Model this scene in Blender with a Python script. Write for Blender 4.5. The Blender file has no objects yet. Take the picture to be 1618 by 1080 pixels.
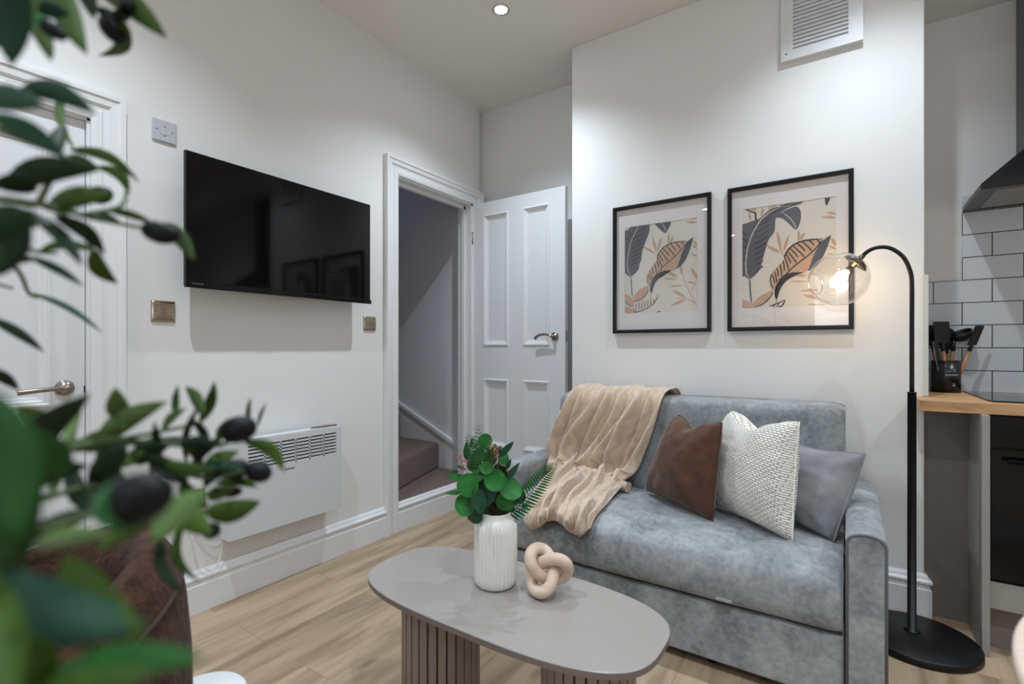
import bpy, bmesh, math, random
from mathutils import Vector, Matrix, noise
random.seed(7)
sc = bpy.context.scene
PI = math.pi
# ------------------------------------------------------------------ camera
CAMH = 1.1; FPX = 788.5; CX = 809.0; CY = 550.6; YAW = math.radians(34)
cam = bpy.data.cameras.new('camera'); camo = bpy.data.objects.new('camera', cam)
sc.collection.objects.link(camo); sc.camera = camo
camo.location = (0, 0, CAMH); camo.rotation_euler = (PI/2, 0, YAW)
cam.sensor_width = 36; cam.lens = FPX/1618*36
cam.shift_y = (CY-540)/1618; cam.clip_start = .01
cam.dof.use_dof = True; cam.dof.focus_distance = 2.3; cam.dof.aperture_fstop = 2.8
# ------------------------------------------------------------------ world, exposure, light levels
w = bpy.data.worlds.new('world'); sc.world = w; w.use_nodes = True
w.node_tree.nodes['Background'].inputs[0].default_value = (.62, .72, .9, 1)
w.node_tree.nodes['Background'].inputs[1].default_value = .3
sc.view_settings.view_transform = 'Standard'; sc.view_settings.look = 'None'
sc.view_settings.gamma = 1; sc.view_settings.use_curve_mapping = False
sc.view_settings.exposure = 1.27
sc.cycles.use_denoising = True
sc.cycles.max_bounces = 10; sc.cycles.diffuse_bounces = 6; sc.cycles.glossy_bounces = 4
sc.cycles.transparent_max_bounces = 16; sc.cycles.sample_clamp_indirect = 6
SPOT_W = 40.0          # each recessed downlight
SPOT_COL = (.82, .93, 1.03)
BULB_STRENGTH = 34.0  # floor lamp bulb
CEIL = 2.89
FILL_W = 8.0           # soft bluish fill lamp added behind the camera
fill = bpy.data.lights.new('rear_fill_light', 'AREA'); fillo = bpy.data.objects.new('rear_fill_light', fill)
sc.collection.objects.link(fillo); fill.shape = 'RECTANGLE'; fill.size = 1.5; fill.size_y = 1.3
fillo.location = (.3, -4.06, 1.6); fillo.rotation_euler = (PI/2, 0, 0)   # shines towards +Y, into the room
fill.energy = FILL_W; fill.color = (.78, .88, 1.0)

# ------------------------------------------------------------------ helpers
def rays(u, v):
    s, c = math.sin(YAW), math.cos(YAW); r = (u-CX)/FPX; d = (v-CY)/FPX
    return Vector((-s+r*c, c+r*s, -d))
def at(u, v, t): return Vector((0, 0, CAMH)) + rays(u, v)*t
def onX(u, v, X): d = rays(u, v); return at(u, v, X/d.x)
def onY(u, v, Y): d = rays(u, v); return at(u, v, Y/d.y)
def onZ(u, v, Z): d = rays(u, v); return at(u, v, (Z-CAMH)/d.z)

def lin(c):
    return tuple((x/12.92 if x <= .04045 else ((x+.055)/1.055)**2.4) for x in [q/255 for q in c]) + (1,)

def mat(name, col, rough=.5, metal=0, spec=.5, nscale=0, namt=0, bump=0, bscale=60, sheen=0, coat=0, emit=None, estr=0, trans=0, stretch=None, col2=None, detail=4, dist=.002, sub=0):
    m = bpy.data.materials.new(name); m.use_nodes = True; nt = m.node_tree; N = nt.nodes; L = nt.links
    p = N['Principled BSDF']; c = lin(col) if max(col) > 1.01 else tuple(col)+(1,)
    p.inputs['Base Color'].default_value = c; p.inputs['Roughness'].default_value = rough
    p.inputs['Metallic'].default_value = metal; p.inputs['Specular IOR Level'].default_value = spec
    if sheen: p.inputs['Sheen Weight'].default_value = sheen; p.inputs['Sheen Roughness'].default_value = .4
    if coat: p.inputs['Coat Weight'].default_value = coat; p.inputs['Coat Roughness'].default_value = .05
    if emit: p.inputs['Emission Color'].default_value = tuple(emit)+(1,); p.inputs['Emission Strength'].default_value = estr
    if sub: p.inputs['Subsurface Weight'].default_value = sub
    tc = N.new('ShaderNodeTexCoord'); mp = N.new('ShaderNodeMapping'); L.new(tc.outputs['Object'], mp.inputs[0])
    if stretch: mp.inputs['Scale'].default_value = stretch
    if nscale:
        n = N.new('ShaderNodeTexNoise'); n.inputs['Scale'].default_value = nscale; n.inputs['Detail'].default_value = detail
        L.new(mp.outputs[0], n.inputs['Vector'])
        r = N.new('ShaderNodeValToRGB'); r.color_ramp.elements[0].position = .3; r.color_ramp.elements[1].position = .7
        if col2 is not None: a = c; b = lin(col2)
        else: a = tuple(x*(1-namt) for x in c[:3])+(1,); b = tuple(min(1, x*(1+namt)) for x in c[:3])+(1,)
        r.color_ramp.elements[0].color = a; r.color_ramp.elements[1].color = b
        L.new(n.outputs['Fac'], r.inputs[0]); L.new(r.outputs[0], p.inputs['Base Color'])
    if bump:
        n2 = N.new('ShaderNodeTexNoise'); n2.inputs['Scale'].default_value = bscale; n2.inputs['Detail'].default_value = 5
        L.new(mp.outputs[0], n2.inputs['Vector'])
        b = N.new('ShaderNodeBump'); b.inputs['Strength'].default_value = bump; b.inputs['Distance'].default_value = dist
        L.new(n2.outputs['Fac'], b.inputs['Height']); L.new(b.outputs[0], p.inputs['Normal'])
    return m

def glassy(name, tint=(1, 1, 1), rough=.0, ior=1.45, gl=(1, 1, 1)):
    """thin clear glass: fresnel reflection over straight-through transmission"""
    m = bpy.data.materials.new(name); m.use_nodes = True; nt = m.node_tree; N = nt.nodes; L = nt.links
    N.remove(N['Principled BSDF']); out = N['Material Output']
    t = N.new('ShaderNodeBsdfTransparent'); t.inputs[0].default_value = tuple(tint)+(1,)
    g = N.new('ShaderNodeBsdfGlossy'); g.inputs['Roughness'].default_value = rough; g.inputs['Color'].default_value = tuple(gl)+(1,)
    lw = N.new('ShaderNodeLayerWeight'); lw.inputs[0].default_value = .5; r0 = ((ior-1)/(ior+1))**2*1.6
    pw = N.new('ShaderNodeMath'); pw.operation = 'POWER'; pw.inputs[1].default_value = 3.2; L.new(lw.outputs['Facing'], pw.inputs[0])
    f = N.new('ShaderNodeMath'); f.operation = 'MULTIPLY_ADD'; f.inputs[1].default_value = .85; f.inputs[2].default_value = r0; L.new(pw.outputs[0], f.inputs[0])
    mx = N.new('ShaderNodeMixShader'); L.new(f.outputs[0], mx.inputs[0]); L.new(t.outputs[0], mx.inputs[1]); L.new(g.outputs[0], mx.inputs[2])
    L.new(mx.outputs[0], out.inputs[0]); return m

COL = sc.collection
LOC = {}
class MB:
    def __init__(s): s.bm = bmesh.new(); s.uv = s.bm.loops.layers.uv.new('UVMap')
    def face(s, vs, mi=0, smooth=False):
        try: f = s.bm.faces.new(vs)
        except ValueError: return None
        f.material_index = mi; f.smooth = smooth; return f
    def box(s, a, b, mi=0):
        x0, y0, z0 = [min(a[i], b[i]) for i in range(3)]; x1, y1, z1 = [max(a[i], b[i]) for i in range(3)]
        v = [s.bm.verts.new(p) for p in ((x0,y0,z0),(x1,y0,z0),(x1,y1,z0),(x0,y1,z0),(x0,y0,z1),(x1,y0,z1),(x1,y1,z1),(x0,y1,z1))]
        for q in ((3,2,1,0),(4,5,6,7),(0,1,5,4),(1,2,6,5),(2,3,7,6),(3,0,4,7)): s.face([v[i] for i in q], mi)
        return s
    def obox(s, c, ax, ay, az, mi=0):
        c = Vector(c); ax, ay, az = Vector(ax), Vector(ay), Vector(az)
        v = [s.bm.verts.new(c+ax*i+ay*j+az*k) for k in (-1, 1) for j in (-1, 1) for i in (-1, 1)]
        for q in ((0,2,3,1),(4,5,7,6),(0,1,5,4),(1,3,7,5),(3,2,6,7),(2,0,4,6)): s.face([v[i] for i in q], mi)
        return s
    def grid(s, fn, nu, nv, closeu=False, closev=False, mi=0, smooth=True, flip=False):
        V = [[s.bm.verts.new(fn(i/(nu if closeu else nu-1), j/(nv if closev else nv-1))) for j in range(nv)] for i in range(nu)]
        for i in range(nu if closeu else nu-1):
            for j in range(nv if closev else nv-1):
                i2 = (i+1) % nu; j2 = (j+1) % nv
                q = [V[i][j], V[i2][j], V[i2][j2], V[i][j2]]
                uvs = [(i, j), (i+1, j), (i+1, j+1), (i, j+1)]
                if flip: q.reverse(); uvs.reverse()
                f = s.face(q, mi, smooth)
                if f:
                    for lp, (a, b) in zip(f.loops, uvs): lp[s.uv].uv = (a/max(1, nu-1), b/max(1, nv-1))
        return V
    def lathe(s, prof, c=(0, 0, 0), n=32, mi=0, axis=None, cap=True, mod=None):
        """prof: (radius, height) list; axis: direction of height"""
        c = Vector(c); az = Vector(axis or (0, 0, 1)).normalized()
        ax = az.orthogonal().normalized() if axis else Vector((1, 0, 0)); ay = az.cross(ax)
        V = []
        for (r, h) in prof:
            V.append([s.bm.verts.new(c+az*h+(ax*math.cos(2*PI*k/n)+ay*math.sin(2*PI*k/n))*(r*(mod(k/n, h) if mod else 1))) for k in range(n)])
        for i in range(len(V)-1):
            for k in range(n): s.face([V[i][k], V[i][(k+1) % n], V[i+1][(k+1) % n], V[i+1][k]], mi, True)
        if cap:
            if prof[0][0] > 1e-6: s.face(list(reversed(V[0])), mi)
            if prof[-1][0] > 1e-6: s.face(V[-1], mi)
        return s
    def tube(s, pts, r, n=10, mi=0, closed=False, cap=True, smooth=True):
        P = [Vector(p) for p in pts]; m = len(P); R = r if isinstance(r, (list, tuple)) else [r]*m
        prev = None; V = []
        for i in range(m):
            if closed: t = (P[(i+1) % m]-P[i-1]).normalized()
            else: t = (P[min(i+1, m-1)]-P[max(i-1, 0)]).normalized()
            if prev is None: a = t.orthogonal().normalized()
            else: a = (prev-t*prev.dot(t)).normalized()
            prev = a; b = t.cross(a)
            V.append([s.bm.verts.new(P[i]+(a*math.cos(2*PI*k/n)+b*math.sin(2*PI*k/n))*R[i]) for k in range(n)])
        off = 0
        if closed:   # match the last ring to the first
            best = min(range(n), key=lambda o: (V[-1][o].co-V[0][0].co).length); off = best
        for i in range(m-1 if not closed else m):
            A = V[i]; B = V[(i+1) % m]
            for k in range(n):
                if i == m-1: s.face([A[(k+off) % n], A[(k+1+off) % n], B[(k+1) % n], B[k]], mi, smooth)
                else: s.face([A[k], A[(k+1) % n], B[(k+1) % n], B[k]], mi, smooth)
        if cap and not closed: s.face(list(reversed(V[0])), mi); s.face(V[-1], mi)
        return s
    def sweep(s, path, prof, up, closed=False, mi=0, flip=False):
        """mitred sweep of profile (a: sideways from the path, b: along up)"""
        P = [Vector(p) for p in path]; up = Vector(up).normalized(); m = len(P); V = []
        for i in range(m):
            d0 = (P[i]-P[i-1]).normalized() if (i > 0 or closed) else None
            d1 = (P[(i+1) % m]-P[i]).normalized() if (i < m-1 or closed) else None
            n0 = up.cross(d0) if d0 else None; n1 = up.cross(d1) if d1 else None
            if n0 is None: side = n1
            elif n1 is None: side = n0
            else:
                side = (n0+n1); side = side.normalized(); side = side/max(.2, side.dot(n0))
            V.append([s.bm.verts.new(P[i]+side*a+up*b) for a, b in prof])
        k = len(prof)
        for i in range(m if closed else m-1):
            A = V[i]; B = V[(i+1) % m]
            for j in range(k):
                q = [A[j], A[(j+1) % k], B[(j+1) % k], B[j]]
                if flip: q.reverse()
                s.face(q, mi)
        if not closed: s.face(V[0], mi); s.face(list(reversed(V[-1])), mi)
        return s
    def prism(s, poly, vec, mi=0, smooth=False):
        vec = Vector(vec); A = [s.bm.verts.new(Vector(p)) for p in poly]; B = [s.bm.verts.new(Vector(p)+vec) for p in poly]; n = len(A)
        s.face(list(reversed(A)), mi); s.face(B, mi)
        for i in range(n): s.face([A[i], A[(i+1) % n], B[(i+1) % n], B[i]], mi, smooth)
        return s
    def poly(s, pts, mi=0):
        return s.face([s.bm.verts.new(Vector(p)) for p in pts], mi)
    def ball(s, c, r, sx=1, sy=1, sz=1, n=16, mi=0, rot=None):
        c = Vector(c)
        def f(a, b):
            th = a*2*PI; ph = b*PI
            p = Vector((math.sin(ph)*math.cos(th)*r*sx, math.sin(ph)*math.sin(th)*r*sy, -math.cos(ph)*r*sz))
            if rot is not None: p = rot @ p
            return c+p
        s.grid(f, n, n//2+2, closeu=True, mi=mi); return s
    def build(s, name, mats, parent=None, bevel=0, seg=2, sub=0, solid=0, kind=None, label=None, cat=None, group=None, weld=True, smooth=False, recalc=True):
        if weld: bmesh.ops.remove_doubles(s.bm, verts=s.bm.verts, dist=1e-6)
        if recalc: bmesh.ops.recalc_face_normals(s.bm, faces=s.bm.faces)
        me = bpy.data.meshes.new(name); 
        if parent is None:
            vs = [v.co for v in s.bm.verts]
            o0 = Vector(((min(v.x for v in vs)+max(v.x for v in vs))/2, (min(v.y for v in vs)+max(v.y for v in vs))/2, min(v.z for v in vs)))
            for v in s.bm.verts: v.co -= o0
        s.bm.to_mesh(me); s.bm.free()
        for m_ in (mats if isinstance(mats, (list, tuple)) else [mats]): me.materials.append(m_)
        o = bpy.data.objects.new(name, me); COL.objects.link(o)
        if smooth:
            for p in me.polygons: p.use_smooth = True
        if parent is None: o.location = o0; LOC[o.name] = o0
        else:
            o.parent = parent; o.matrix_parent_inverse = Matrix.Translation(-LOC.get(parent.name, Vector((0, 0, 0))))
            LOC[o.name] = Vector((0, 0, 0))
        if bevel:
            b = o.modifiers.new('bevel', 'BEVEL'); b.width = bevel; b.segments = seg; b.limit_method = 'ANGLE'; b.angle_limit = math.radians(40)
            b.harden_normals = False
        if solid: q = o.modifiers.new('solid', 'SOLIDIFY'); q.thickness = solid; q.offset = 0
        if sub: q = o.modifiers.new('sub', 'SUBSURF'); q.levels = sub; q.render_levels = sub
        tag(o, label, cat, group, kind)
        return o
def tag(o, label=None, cat=None, group=None, kind=None):
    if label: o['label'] = label
    if cat: o['category'] = cat
    if group: o['group'] = group
    if kind: o['kind'] = kind
def thing(name, loc, label, cat, group=None, kind=None):
    o = bpy.data.objects.new(name, None); COL.objects.link(o); o.location = loc; LOC[o.name] = Vector(loc); o.empty_display_size = .05
    tag(o, label, cat, group, kind); return o
def kids(o): return [c for c in bpy.data.objects if c.parent == o]
def dup(o, loc=None, parent=None, label=None):
    c = o.copy(); COL.objects.link(c)
    if parent is not None: c.parent = parent; c.matrix_parent_inverse = o.matrix_parent_inverse.copy()
    if loc is not None: c.location = loc
    if label: c['label'] = label
    for k in kids(o): dup(k, None, c)
    return c
def catmull(pts, n):
    P = [Vector(p) for p in pts]; P = [P[0]*2-P[1]]+P+[P[-1]*2-P[-2]]; out = []
    segs = len(P)-3
    for i in range(n):
        t = i/(n-1)*segs; k = min(int(t), segs-1); f = t-k; a, b, c, d = P[k:k+4]
        out.append(.5*((2*b)+(c-a)*f+(2*a-5*b+4*c-d)*f*f+(3*b-a-3*c+d)*f**3))
    return out
def nz(p, s=1): return noise.noise(Vector(p)*s)

# ------------------------------------------------------------------ materials
M = {}
M['wall'] = mat('painted_plaster', (226, 226, 225), .75, bump=.12, bscale=9, nscale=3, namt=.012, dist=.004)
M['wall2'] = mat('painted_stair_wall', (222, 223, 229), .8, bump=.1, bscale=9)
M['ceil'] = mat('painted_ceiling', (228, 224, 220), .85, bump=.08, bscale=6)
M['trim'] = mat('satin_white_trim', (224, 225, 226), .35, bump=.05, bscale=30)
M['door'] = mat('white_door_paint', (220, 222, 225), .4, bump=.06, bscale=20)
M['seam'] = mat('dark_gap', (30, 28, 27), .9)
M['blackm'] = mat('matt_black_metal', (10, 10, 11), .45, spec=.35)
M['black'] = mat('black_plastic', (14, 14, 15), .45)
M['blackgloss'] = mat('gloss_black', (6, 6, 7), .10, spec=.3)
M['screen'] = mat('tv_screen', (6, 6, 7), .06, spec=.3)
M['steel'] = mat('brushed_nickel', (150, 140, 130), .28, metal=1)
M['chrome'] = mat('chrome', (200, 200, 200), .12, metal=1)
M['brass'] = mat('brushed_steel_plate', (176, 160, 140), .22, metal=1)
M['white'] = mat('white_plastic', (216, 218, 220), .4)
M['heater'] = mat('heater_white', (202, 206, 208), .4)
M['greypl'] = mat('pale_grey_plastic', (186, 188, 196), .5)
M['darkgrille'] = mat('grille_dark', (25, 26, 28), .7)
M['mark'] = mat('grey_marking', (105, 105, 108), .6)
M['velvet'] = None
M['brownp'] = mat('brown_velvet', (92, 57, 38), .85, nscale=14, col2=(66, 39, 26), bump=.5, bscale=160, sheen=.25)
M['boucle'] = mat('brown_boucle', (82, 54, 42), .9, spec=.15, nscale=30, col2=(44, 28, 22), bump=1, bscale=110, sheen=.06, dist=.006)
M['greyp'] = mat('grey_plush', (140, 138, 139), .7, nscale=9, col2=(104, 107, 112), bump=.2, bscale=120, sheen=.35)
M['pipe'] = mat('grey_piping', (96, 99, 103), .8)
M['tab'] = mat('pull_tab', (146, 150, 155), .6)
M['oak'] = None
M['tabletop'] = mat('taupe_lacquer', (146, 140, 135), .34, nscale=5, namt=.02, coat=.15)
M['tableedge'] = mat('taupe_edge', (112, 101, 96), .5)
M['slat'] = mat('taupe_slat', (142, 126, 116), .5, nscale=3, namt=.08, stretch=(8, 8, 1))
M['slatgap'] = mat('slat_gap', (52, 38, 32), .8)
M['vase'] = mat('white_ribbed_glass', (224, 222, 216), .18, coat=.4, sub=.0)
M['carpet'] = mat('brown_carpet', (128, 110, 101), .98, nscale=220, col2=(92, 77, 70), bump=.8, bscale=400, sheen=.2)
M['mount'] = mat('white_mount_card', (222, 218, 219), .8)
M['paper'] = mat('print_paper', (214, 210, 202), .85, nscale=4, namt=.03)
M['p_dark'] = mat('print_charcoal', (84, 86, 97), .8)
M['p_line'] = mat('print_ink', (38, 39, 48), .8)
M['p_blue'] = mat('print_slate', (72, 82, 92), .8)
M['p_tan'] = mat('print_tan', (192, 160, 137), .8)
M['p_lt'] = mat('print_pale', (206, 196, 188), .8)
M['picglass'] = glassy('picture_glazing', ior=1.4)
M['globe'] = glassy('clear_glass', tint=(.95, .95, .945), ior=1.62)
M['bulb'] = mat('lit_bulb', (255, 230, 190), .3, emit=(1, .72, .42), estr=BULB_STRENGTH)
M['smoke'] = mat('bronze_socket', (96, 88, 78), .3, metal=.9)
M['lens'] = mat('lit_lens', (255, 255, 255), .3, emit=(.82, .91, 1), estr=40)
M['worktop'] = None
M['cab'] = mat('grey_cabinet', (150, 146, 141), .45)
M['cabdk'] = mat('taupe_panel', (118, 110, 106), .6)
M['hood_under'] = mat('hood_underside', (150, 148, 146), .45, metal=.4)
M['leafA'] = mat('olive_leaf_green', (66, 92, 26), .6, spec=.2, nscale=20, col2=(38, 62, 18))
M['leafB'] = mat('olive_leaf_dark', (24, 46, 24), .6, spec=.2, nscale=20, col2=(14, 30, 18))
M['leafC'] = mat('olive_leaf_pale', (104, 128, 78), .65, spec=.2, nscale=20, col2=(74, 100, 52))
M['leafD'] = mat('olive_leaf_teal', (38, 76, 58), .6, spec=.25, nscale=16, col2=(20, 48, 36))
M['leafE'] = mat('olive_leaf_bright', (34, 92, 34), .6, spec=.2, nscale=16, col2=(24, 56, 18))
M['olive'] = mat('olive_skin', (9, 11, 17), .45, spec=.2, nscale=25, col2=(7, 12, 12))
M['oliveg'] = mat('olive_skin_green', (10, 108, 44), .35)
M['bark'] = mat('bark', (88, 76, 60), .9, nscale=30, namt=.3, bump=.6, bscale=60)
M['twig'] = mat('twig', (74, 90, 56), .8)
M['euc'] = mat('eucalyptus_leaf', (34, 112, 38), .5, spec=.3, nscale=40, col2=(22, 84, 28))
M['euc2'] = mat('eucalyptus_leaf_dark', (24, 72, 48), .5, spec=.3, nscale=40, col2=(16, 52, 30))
M['fern'] = mat('fern_leaf', (34, 92, 40), .6, spec=.2, nscale=50, col2=(24, 66, 30))
M['stem'] = mat('flower_stem', (70, 60, 34), .7)
M['berry'] = mat('pink_berry', (160, 92, 84), .6)
M['pot'] = mat('grey_pot', (150, 148, 145), .7)
M['soil'] = mat('soil', (50, 38, 30), .95, bump=1, bscale=60)
M['whiteround'] = mat('white_lacquer', (226, 228, 230), .3)
M['pine'] = mat('pale_wood', (214, 196, 182), .5, nscale=4, col2=(203, 182, 166), stretch=(2, 18, 2))
M['knot'] = mat('whitewashed_wood', (216, 196, 178), .55, nscale=6, col2=(188, 160, 140), stretch=(1, 1, 7), bump=.15, bscale=40)
M['cable'] = mat('white_cable', (225, 220, 214), .5)
M['utwood'] = mat('utensil_wood', (166, 116, 78), .5, nscale=8, namt=.15, stretch=(6, 6, 1))
M['tubtext'] = mat('tub_print', (128, 146, 158), .6)

def nodes(name):
    m = bpy.data.materials.new(name); m.use_nodes = True; return m, m.node_tree.nodes, m.node_tree.links, m.node_tree.nodes['Principled BSDF']
# oak floor: planks run along Y
m, N, L, p = nodes('oak_floor'); M['floor'] = m
tc = N.new('ShaderNodeTexCoord'); mp = N.new('ShaderNodeMapping'); L.new(tc.outputs['Object'], mp.inputs[0]); mp.inputs['Rotation'].default_value = (0, 0, PI/2)
mp.inputs['Location'].default_value = (.35, .07, 0)
br = N.new('ShaderNodeTexBrick'); L.new(mp.outputs[0], br.inputs['Vector']); br.inputs['Scale'].default_value = 1
br.inputs['Brick Width'].default_value = 1.25; br.inputs['Row Height'].default_value = .19; br.inputs['Mortar Size'].default_value = .0012; br.inputs['Mortar Smooth'].default_value = .1
br.offset = .37; br.inputs['Bias'].default_value = 0
br.inputs['Color1'].default_value = (0, 0, 0, 1); br.inputs['Color2'].default_value = (1, 1, 1, 1); br.inputs['Mortar'].default_value = (.5, .5, .5, 1)
mp2 = N.new('ShaderNodeMapping'); L.new(tc.outputs['Object'], mp2.inputs[0]); mp2.inputs['Scale'].default_value = (11, 1.1, 1)
add = N.new('ShaderNodeVectorMath'); add.operation = 'ADD'; L.new(mp2.outputs[0], add.inputs[0])
mul = N.new('ShaderNodeVectorMath'); mul.operation = 'SCALE'; L.new(br.outputs['Color'], mul.inputs[0]); mul.inputs['Scale'].default_value = 9; L.new(mul.outputs[0], add.inputs[1])
n1 = N.new('ShaderNodeTexNoise'); n1.inputs['Scale'].default_value = 1.5; n1.inputs['Detail'].default_value = 8; n1.inputs['Distortion'].default_value = .6; L.new(add.outputs[0], n1.inputs['Vector'])
rp = N.new('ShaderNodeValToRGB'); L.new(n1.outputs['Fac'], rp.inputs[0])
e = rp.color_ramp.elements; e[0].position = .28; e[0].color = lin((134, 112, 90)); e[1].position = .72; e[1].color = lin((188, 165, 138))
x = e.new(.5); x.color = lin((170, 147, 121))
mp3 = N.new('ShaderNodeMapping'); L.new(tc.outputs['Object'], mp3.inputs[0]); mp3.inputs['Scale'].default_value = (7, 2.4, 1)
kn = N.new('ShaderNodeTexVoronoi'); kn.inputs['Scale'].default_value = .9; L.new(mp3.outputs[0], kn.inputs['Vector'])
kr = N.new('ShaderNodeValToRGB'); kr.color_ramp.elements[0].position = .015; kr.color_ramp.elements[0].color = (.35, .3, .27, 1); kr.color_ramp.elements[1].position = .12; kr.color_ramp.elements[1].color = (1, 1, 1, 1); L.new(kn.outputs['Distance'], kr.inputs[0])
mk = N.new('ShaderNodeMixRGB'); mk.blend_type = 'MULTIPLY'; mk.inputs[0].default_value = .8; L.new(rp.outputs[0], mk.inputs[1]); L.new(kr.outputs[0], mk.inputs[2])
tone = N.new('ShaderNodeMixRGB'); tone.blend_type = 'MULTIPLY'; tone.inputs[0].default_value = .16; L.new(mk.outputs[0], tone.inputs[1]); L.new(br.outputs['Color'], tone.inputs[2])
mo = N.new('ShaderNodeMixRGB'); mo.blend_type = 'MIX'; L.new(br.outputs['Fac'], mo.inputs[0]); L.new(tone.outputs[0], mo.inputs[1]); mo.inputs[2].default_value = lin((132, 108, 84))
L.new(mo.outputs[0], p.inputs['Base Color']); p.inputs['Roughness'].default_value = .42
bp = N.new('ShaderNodeBump'); bp.inputs['Strength'].default_value = .12; bp.inputs['Distance'].default_value = .002; L.new(n1.outputs['Fac'], bp.inputs['Height']); L.new(bp.outputs[0], p.inputs['Normal'])

# metro tiles, dark grout, on a wall facing -Y (object coords: x, z)
def tilemat(name, offx, offz):
    m, N, L, p = nodes(name)
    tc = N.new('ShaderNodeTexCoord'); sp = N.new('ShaderNodeSeparateXYZ'); cb = N.new('ShaderNodeCombineXYZ')
    L.new(tc.outputs['Object'], sp.inputs[0])
    ax = N.new('ShaderNodeMath'); ax.operation = 'ADD'; ax.inputs[1].default_value = offx; L.new(sp.outputs[0], ax.inputs[0])
    az = N.new('ShaderNodeMath'); az.operation = 'ADD'; az.inputs[1].default_value = offz; L.new(sp.outputs[2], az.inputs[0])
    L.new(ax.outputs[0], cb.inputs[0]); L.new(az.outputs[0], cb.inputs[1])
    br = N.new('ShaderNodeTexBrick'); L.new(cb.outputs[0], br.inputs['Vector']); br.inputs['Scale'].default_value = 1
    br.inputs['Brick Width'].default_value = .2025; br.inputs['Row Height'].default_value = .1035; br.inputs['Mortar Size'].default_value = .0021; br.inputs['Mortar Smooth'].default_value = .0
    br.inputs['Color1'].default_value = lin((196, 203, 208)); br.inputs['Color2'].default_value = lin((204, 209, 213)); br.inputs['Mortar'].default_value = lin((48, 46, 52))
    L.new(br.outputs['Color'], p.inputs['Base Color']); p.inputs['Roughness'].default_value = .3
    b = N.new('ShaderNodeBump'); b.invert = True; b.inputs['Distance'].default_value = .002; b.inputs['Strength'].default_value = .6; L.new(br.outputs['Fac'], b.inputs['Height']); L.new(b.outputs[0], p.inputs['Normal'])
    return m
# crushed velvet upholstery
m, N, L, p = nodes('crushed_velvet'); M['velvet'] = m
tc = N.new('ShaderNodeTexCoord')
a = N.new('ShaderNodeTexNoise'); a.inputs['Scale'].default_value = 7; a.inputs['Detail'].default_value = 7; a.inputs['Distortion'].default_value = .8; L.new(tc.outputs['Object'], a.inputs['Vector'])
b = N.new('ShaderNodeTexNoise'); b.inputs['Scale'].default_value = 60; b.inputs['Detail'].default_value = 4; L.new(tc.outputs['Object'], b.inputs['Vector'])
mx = N.new('ShaderNodeMixRGB'); mx.inputs[0].default_value = .35; L.new(a.outputs['Fac'], mx.inputs[1]); L.new(b.outputs['Fac'], mx.inputs[2])
r = N.new('ShaderNodeValToRGB'); L.new(mx.outputs[0], r.inputs[0]); r.color_ramp.elements[0].position = .36; r.color_ramp.elements[0].color = lin((108, 113, 116)); r.color_ramp.elements[1].position = .66; r.color_ramp.elements[1].color = lin((162, 165, 167))
L.new(r.outputs[0], p.inputs['Base Color']); p.inputs['Roughness'].default_value = .6; p.inputs['Sheen Weight'].default_value = .35; p.inputs['Sheen Roughness'].default_value = .35; p.inputs['Specular IOR Level'].default_value = .25
bp = N.new('ShaderNodeBump'); bp.inputs['Strength'].default_value = .25; bp.inputs['Distance'].default_value = .003; L.new(mx.outputs[0], bp.inputs['Height']); L.new(bp.outputs[0], p.inputs['Normal'])
# fleece throw with soft embossed leaf veins
m, N, L, p = nodes('beige_fleece'); M['fleece'] = m
tc = N.new('ShaderNodeTexCoord'); mp = N.new('ShaderNodeMapping'); L.new(tc.outputs['UV'], mp.inputs[0]); mp.inputs['Scale'].default_value = (2.2, 2.2, 1)
wv = N.new('ShaderNodeTexWave'); wv.inputs['Scale'].default_value = 2.6; wv.inputs['Distortion'].default_value = 14; wv.inputs['Detail'].default_value = 2; wv.inputs['Detail Scale'].default_value = 1.2; L.new(mp.outputs[0], wv.inputs['Vector'])
b = N.new('ShaderNodeTexNoise'); b.inputs['Scale'].default_value = 120; L.new(tc.outputs['Object'], b.inputs['Vector'])
r = N.new('ShaderNodeValToRGB'); L.new(wv.outputs['Fac'], r.inputs[0]); r.color_ramp.elements[0].color = lin((186, 163, 142)); r.color_ramp.elements[1].color = lin((202, 181, 161))
L.new(r.outputs[0], p.inputs['Base Color']); p.inputs['Roughness'].default_value = .8; p.inputs['Sheen Weight'].default_value = .5; p.inputs['Specular IOR Level'].default_value = .2
mx = N.new('ShaderNodeMath'); mx.operation = 'MULTIPLY_ADD'; mx.inputs[1].default_value = .35; L.new(b.outputs['Fac'], mx.inputs[0]); L.new(wv.outputs['Fac'], mx.inputs[2])
bp = N.new('ShaderNodeBump'); bp.inputs['Strength'].default_value = .16; bp.inputs['Distance'].default_value = .003; L.new(mx.outputs[0], bp.inputs['Height']); L.new(bp.outputs[0], p.inputs['Normal'])
# woven white cushion
m, N, L, p = nodes('cream_woven'); M['woven'] = m
tc = N.new('ShaderNodeTexCoord'); mp = N.new('ShaderNodeMapping'); L.new(tc.outputs['UV'], mp.inputs[0]); mp.inputs['Rotation'].default_value = (0, 0, .12)
br = N.new('ShaderNodeTexBrick'); L.new(mp.outputs[0], br.inputs['Vector']); br.inputs['Scale'].default_value = 1; br.inputs['Brick Width'].default_value = .046; br.inputs['Row Height'].default_value = .0215; br.inputs['Mortar Size'].default_value = .0045; br.inputs['Mortar Smooth'].default_value = 1
n = N.new('ShaderNodeTexNoise'); n.inputs['Scale'].default_value = 90; L.new(tc.outputs['Object'], n.inputs['Vector'])
mm = N.new('ShaderNodeMath'); mm.operation = 'MULTIPLY_ADD'; mm.inputs[1].default_value = -.5; L.new(n.outputs['Fac'], mm.inputs[0]); L.new(br.outputs['Fac'], mm.inputs[2])
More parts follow.
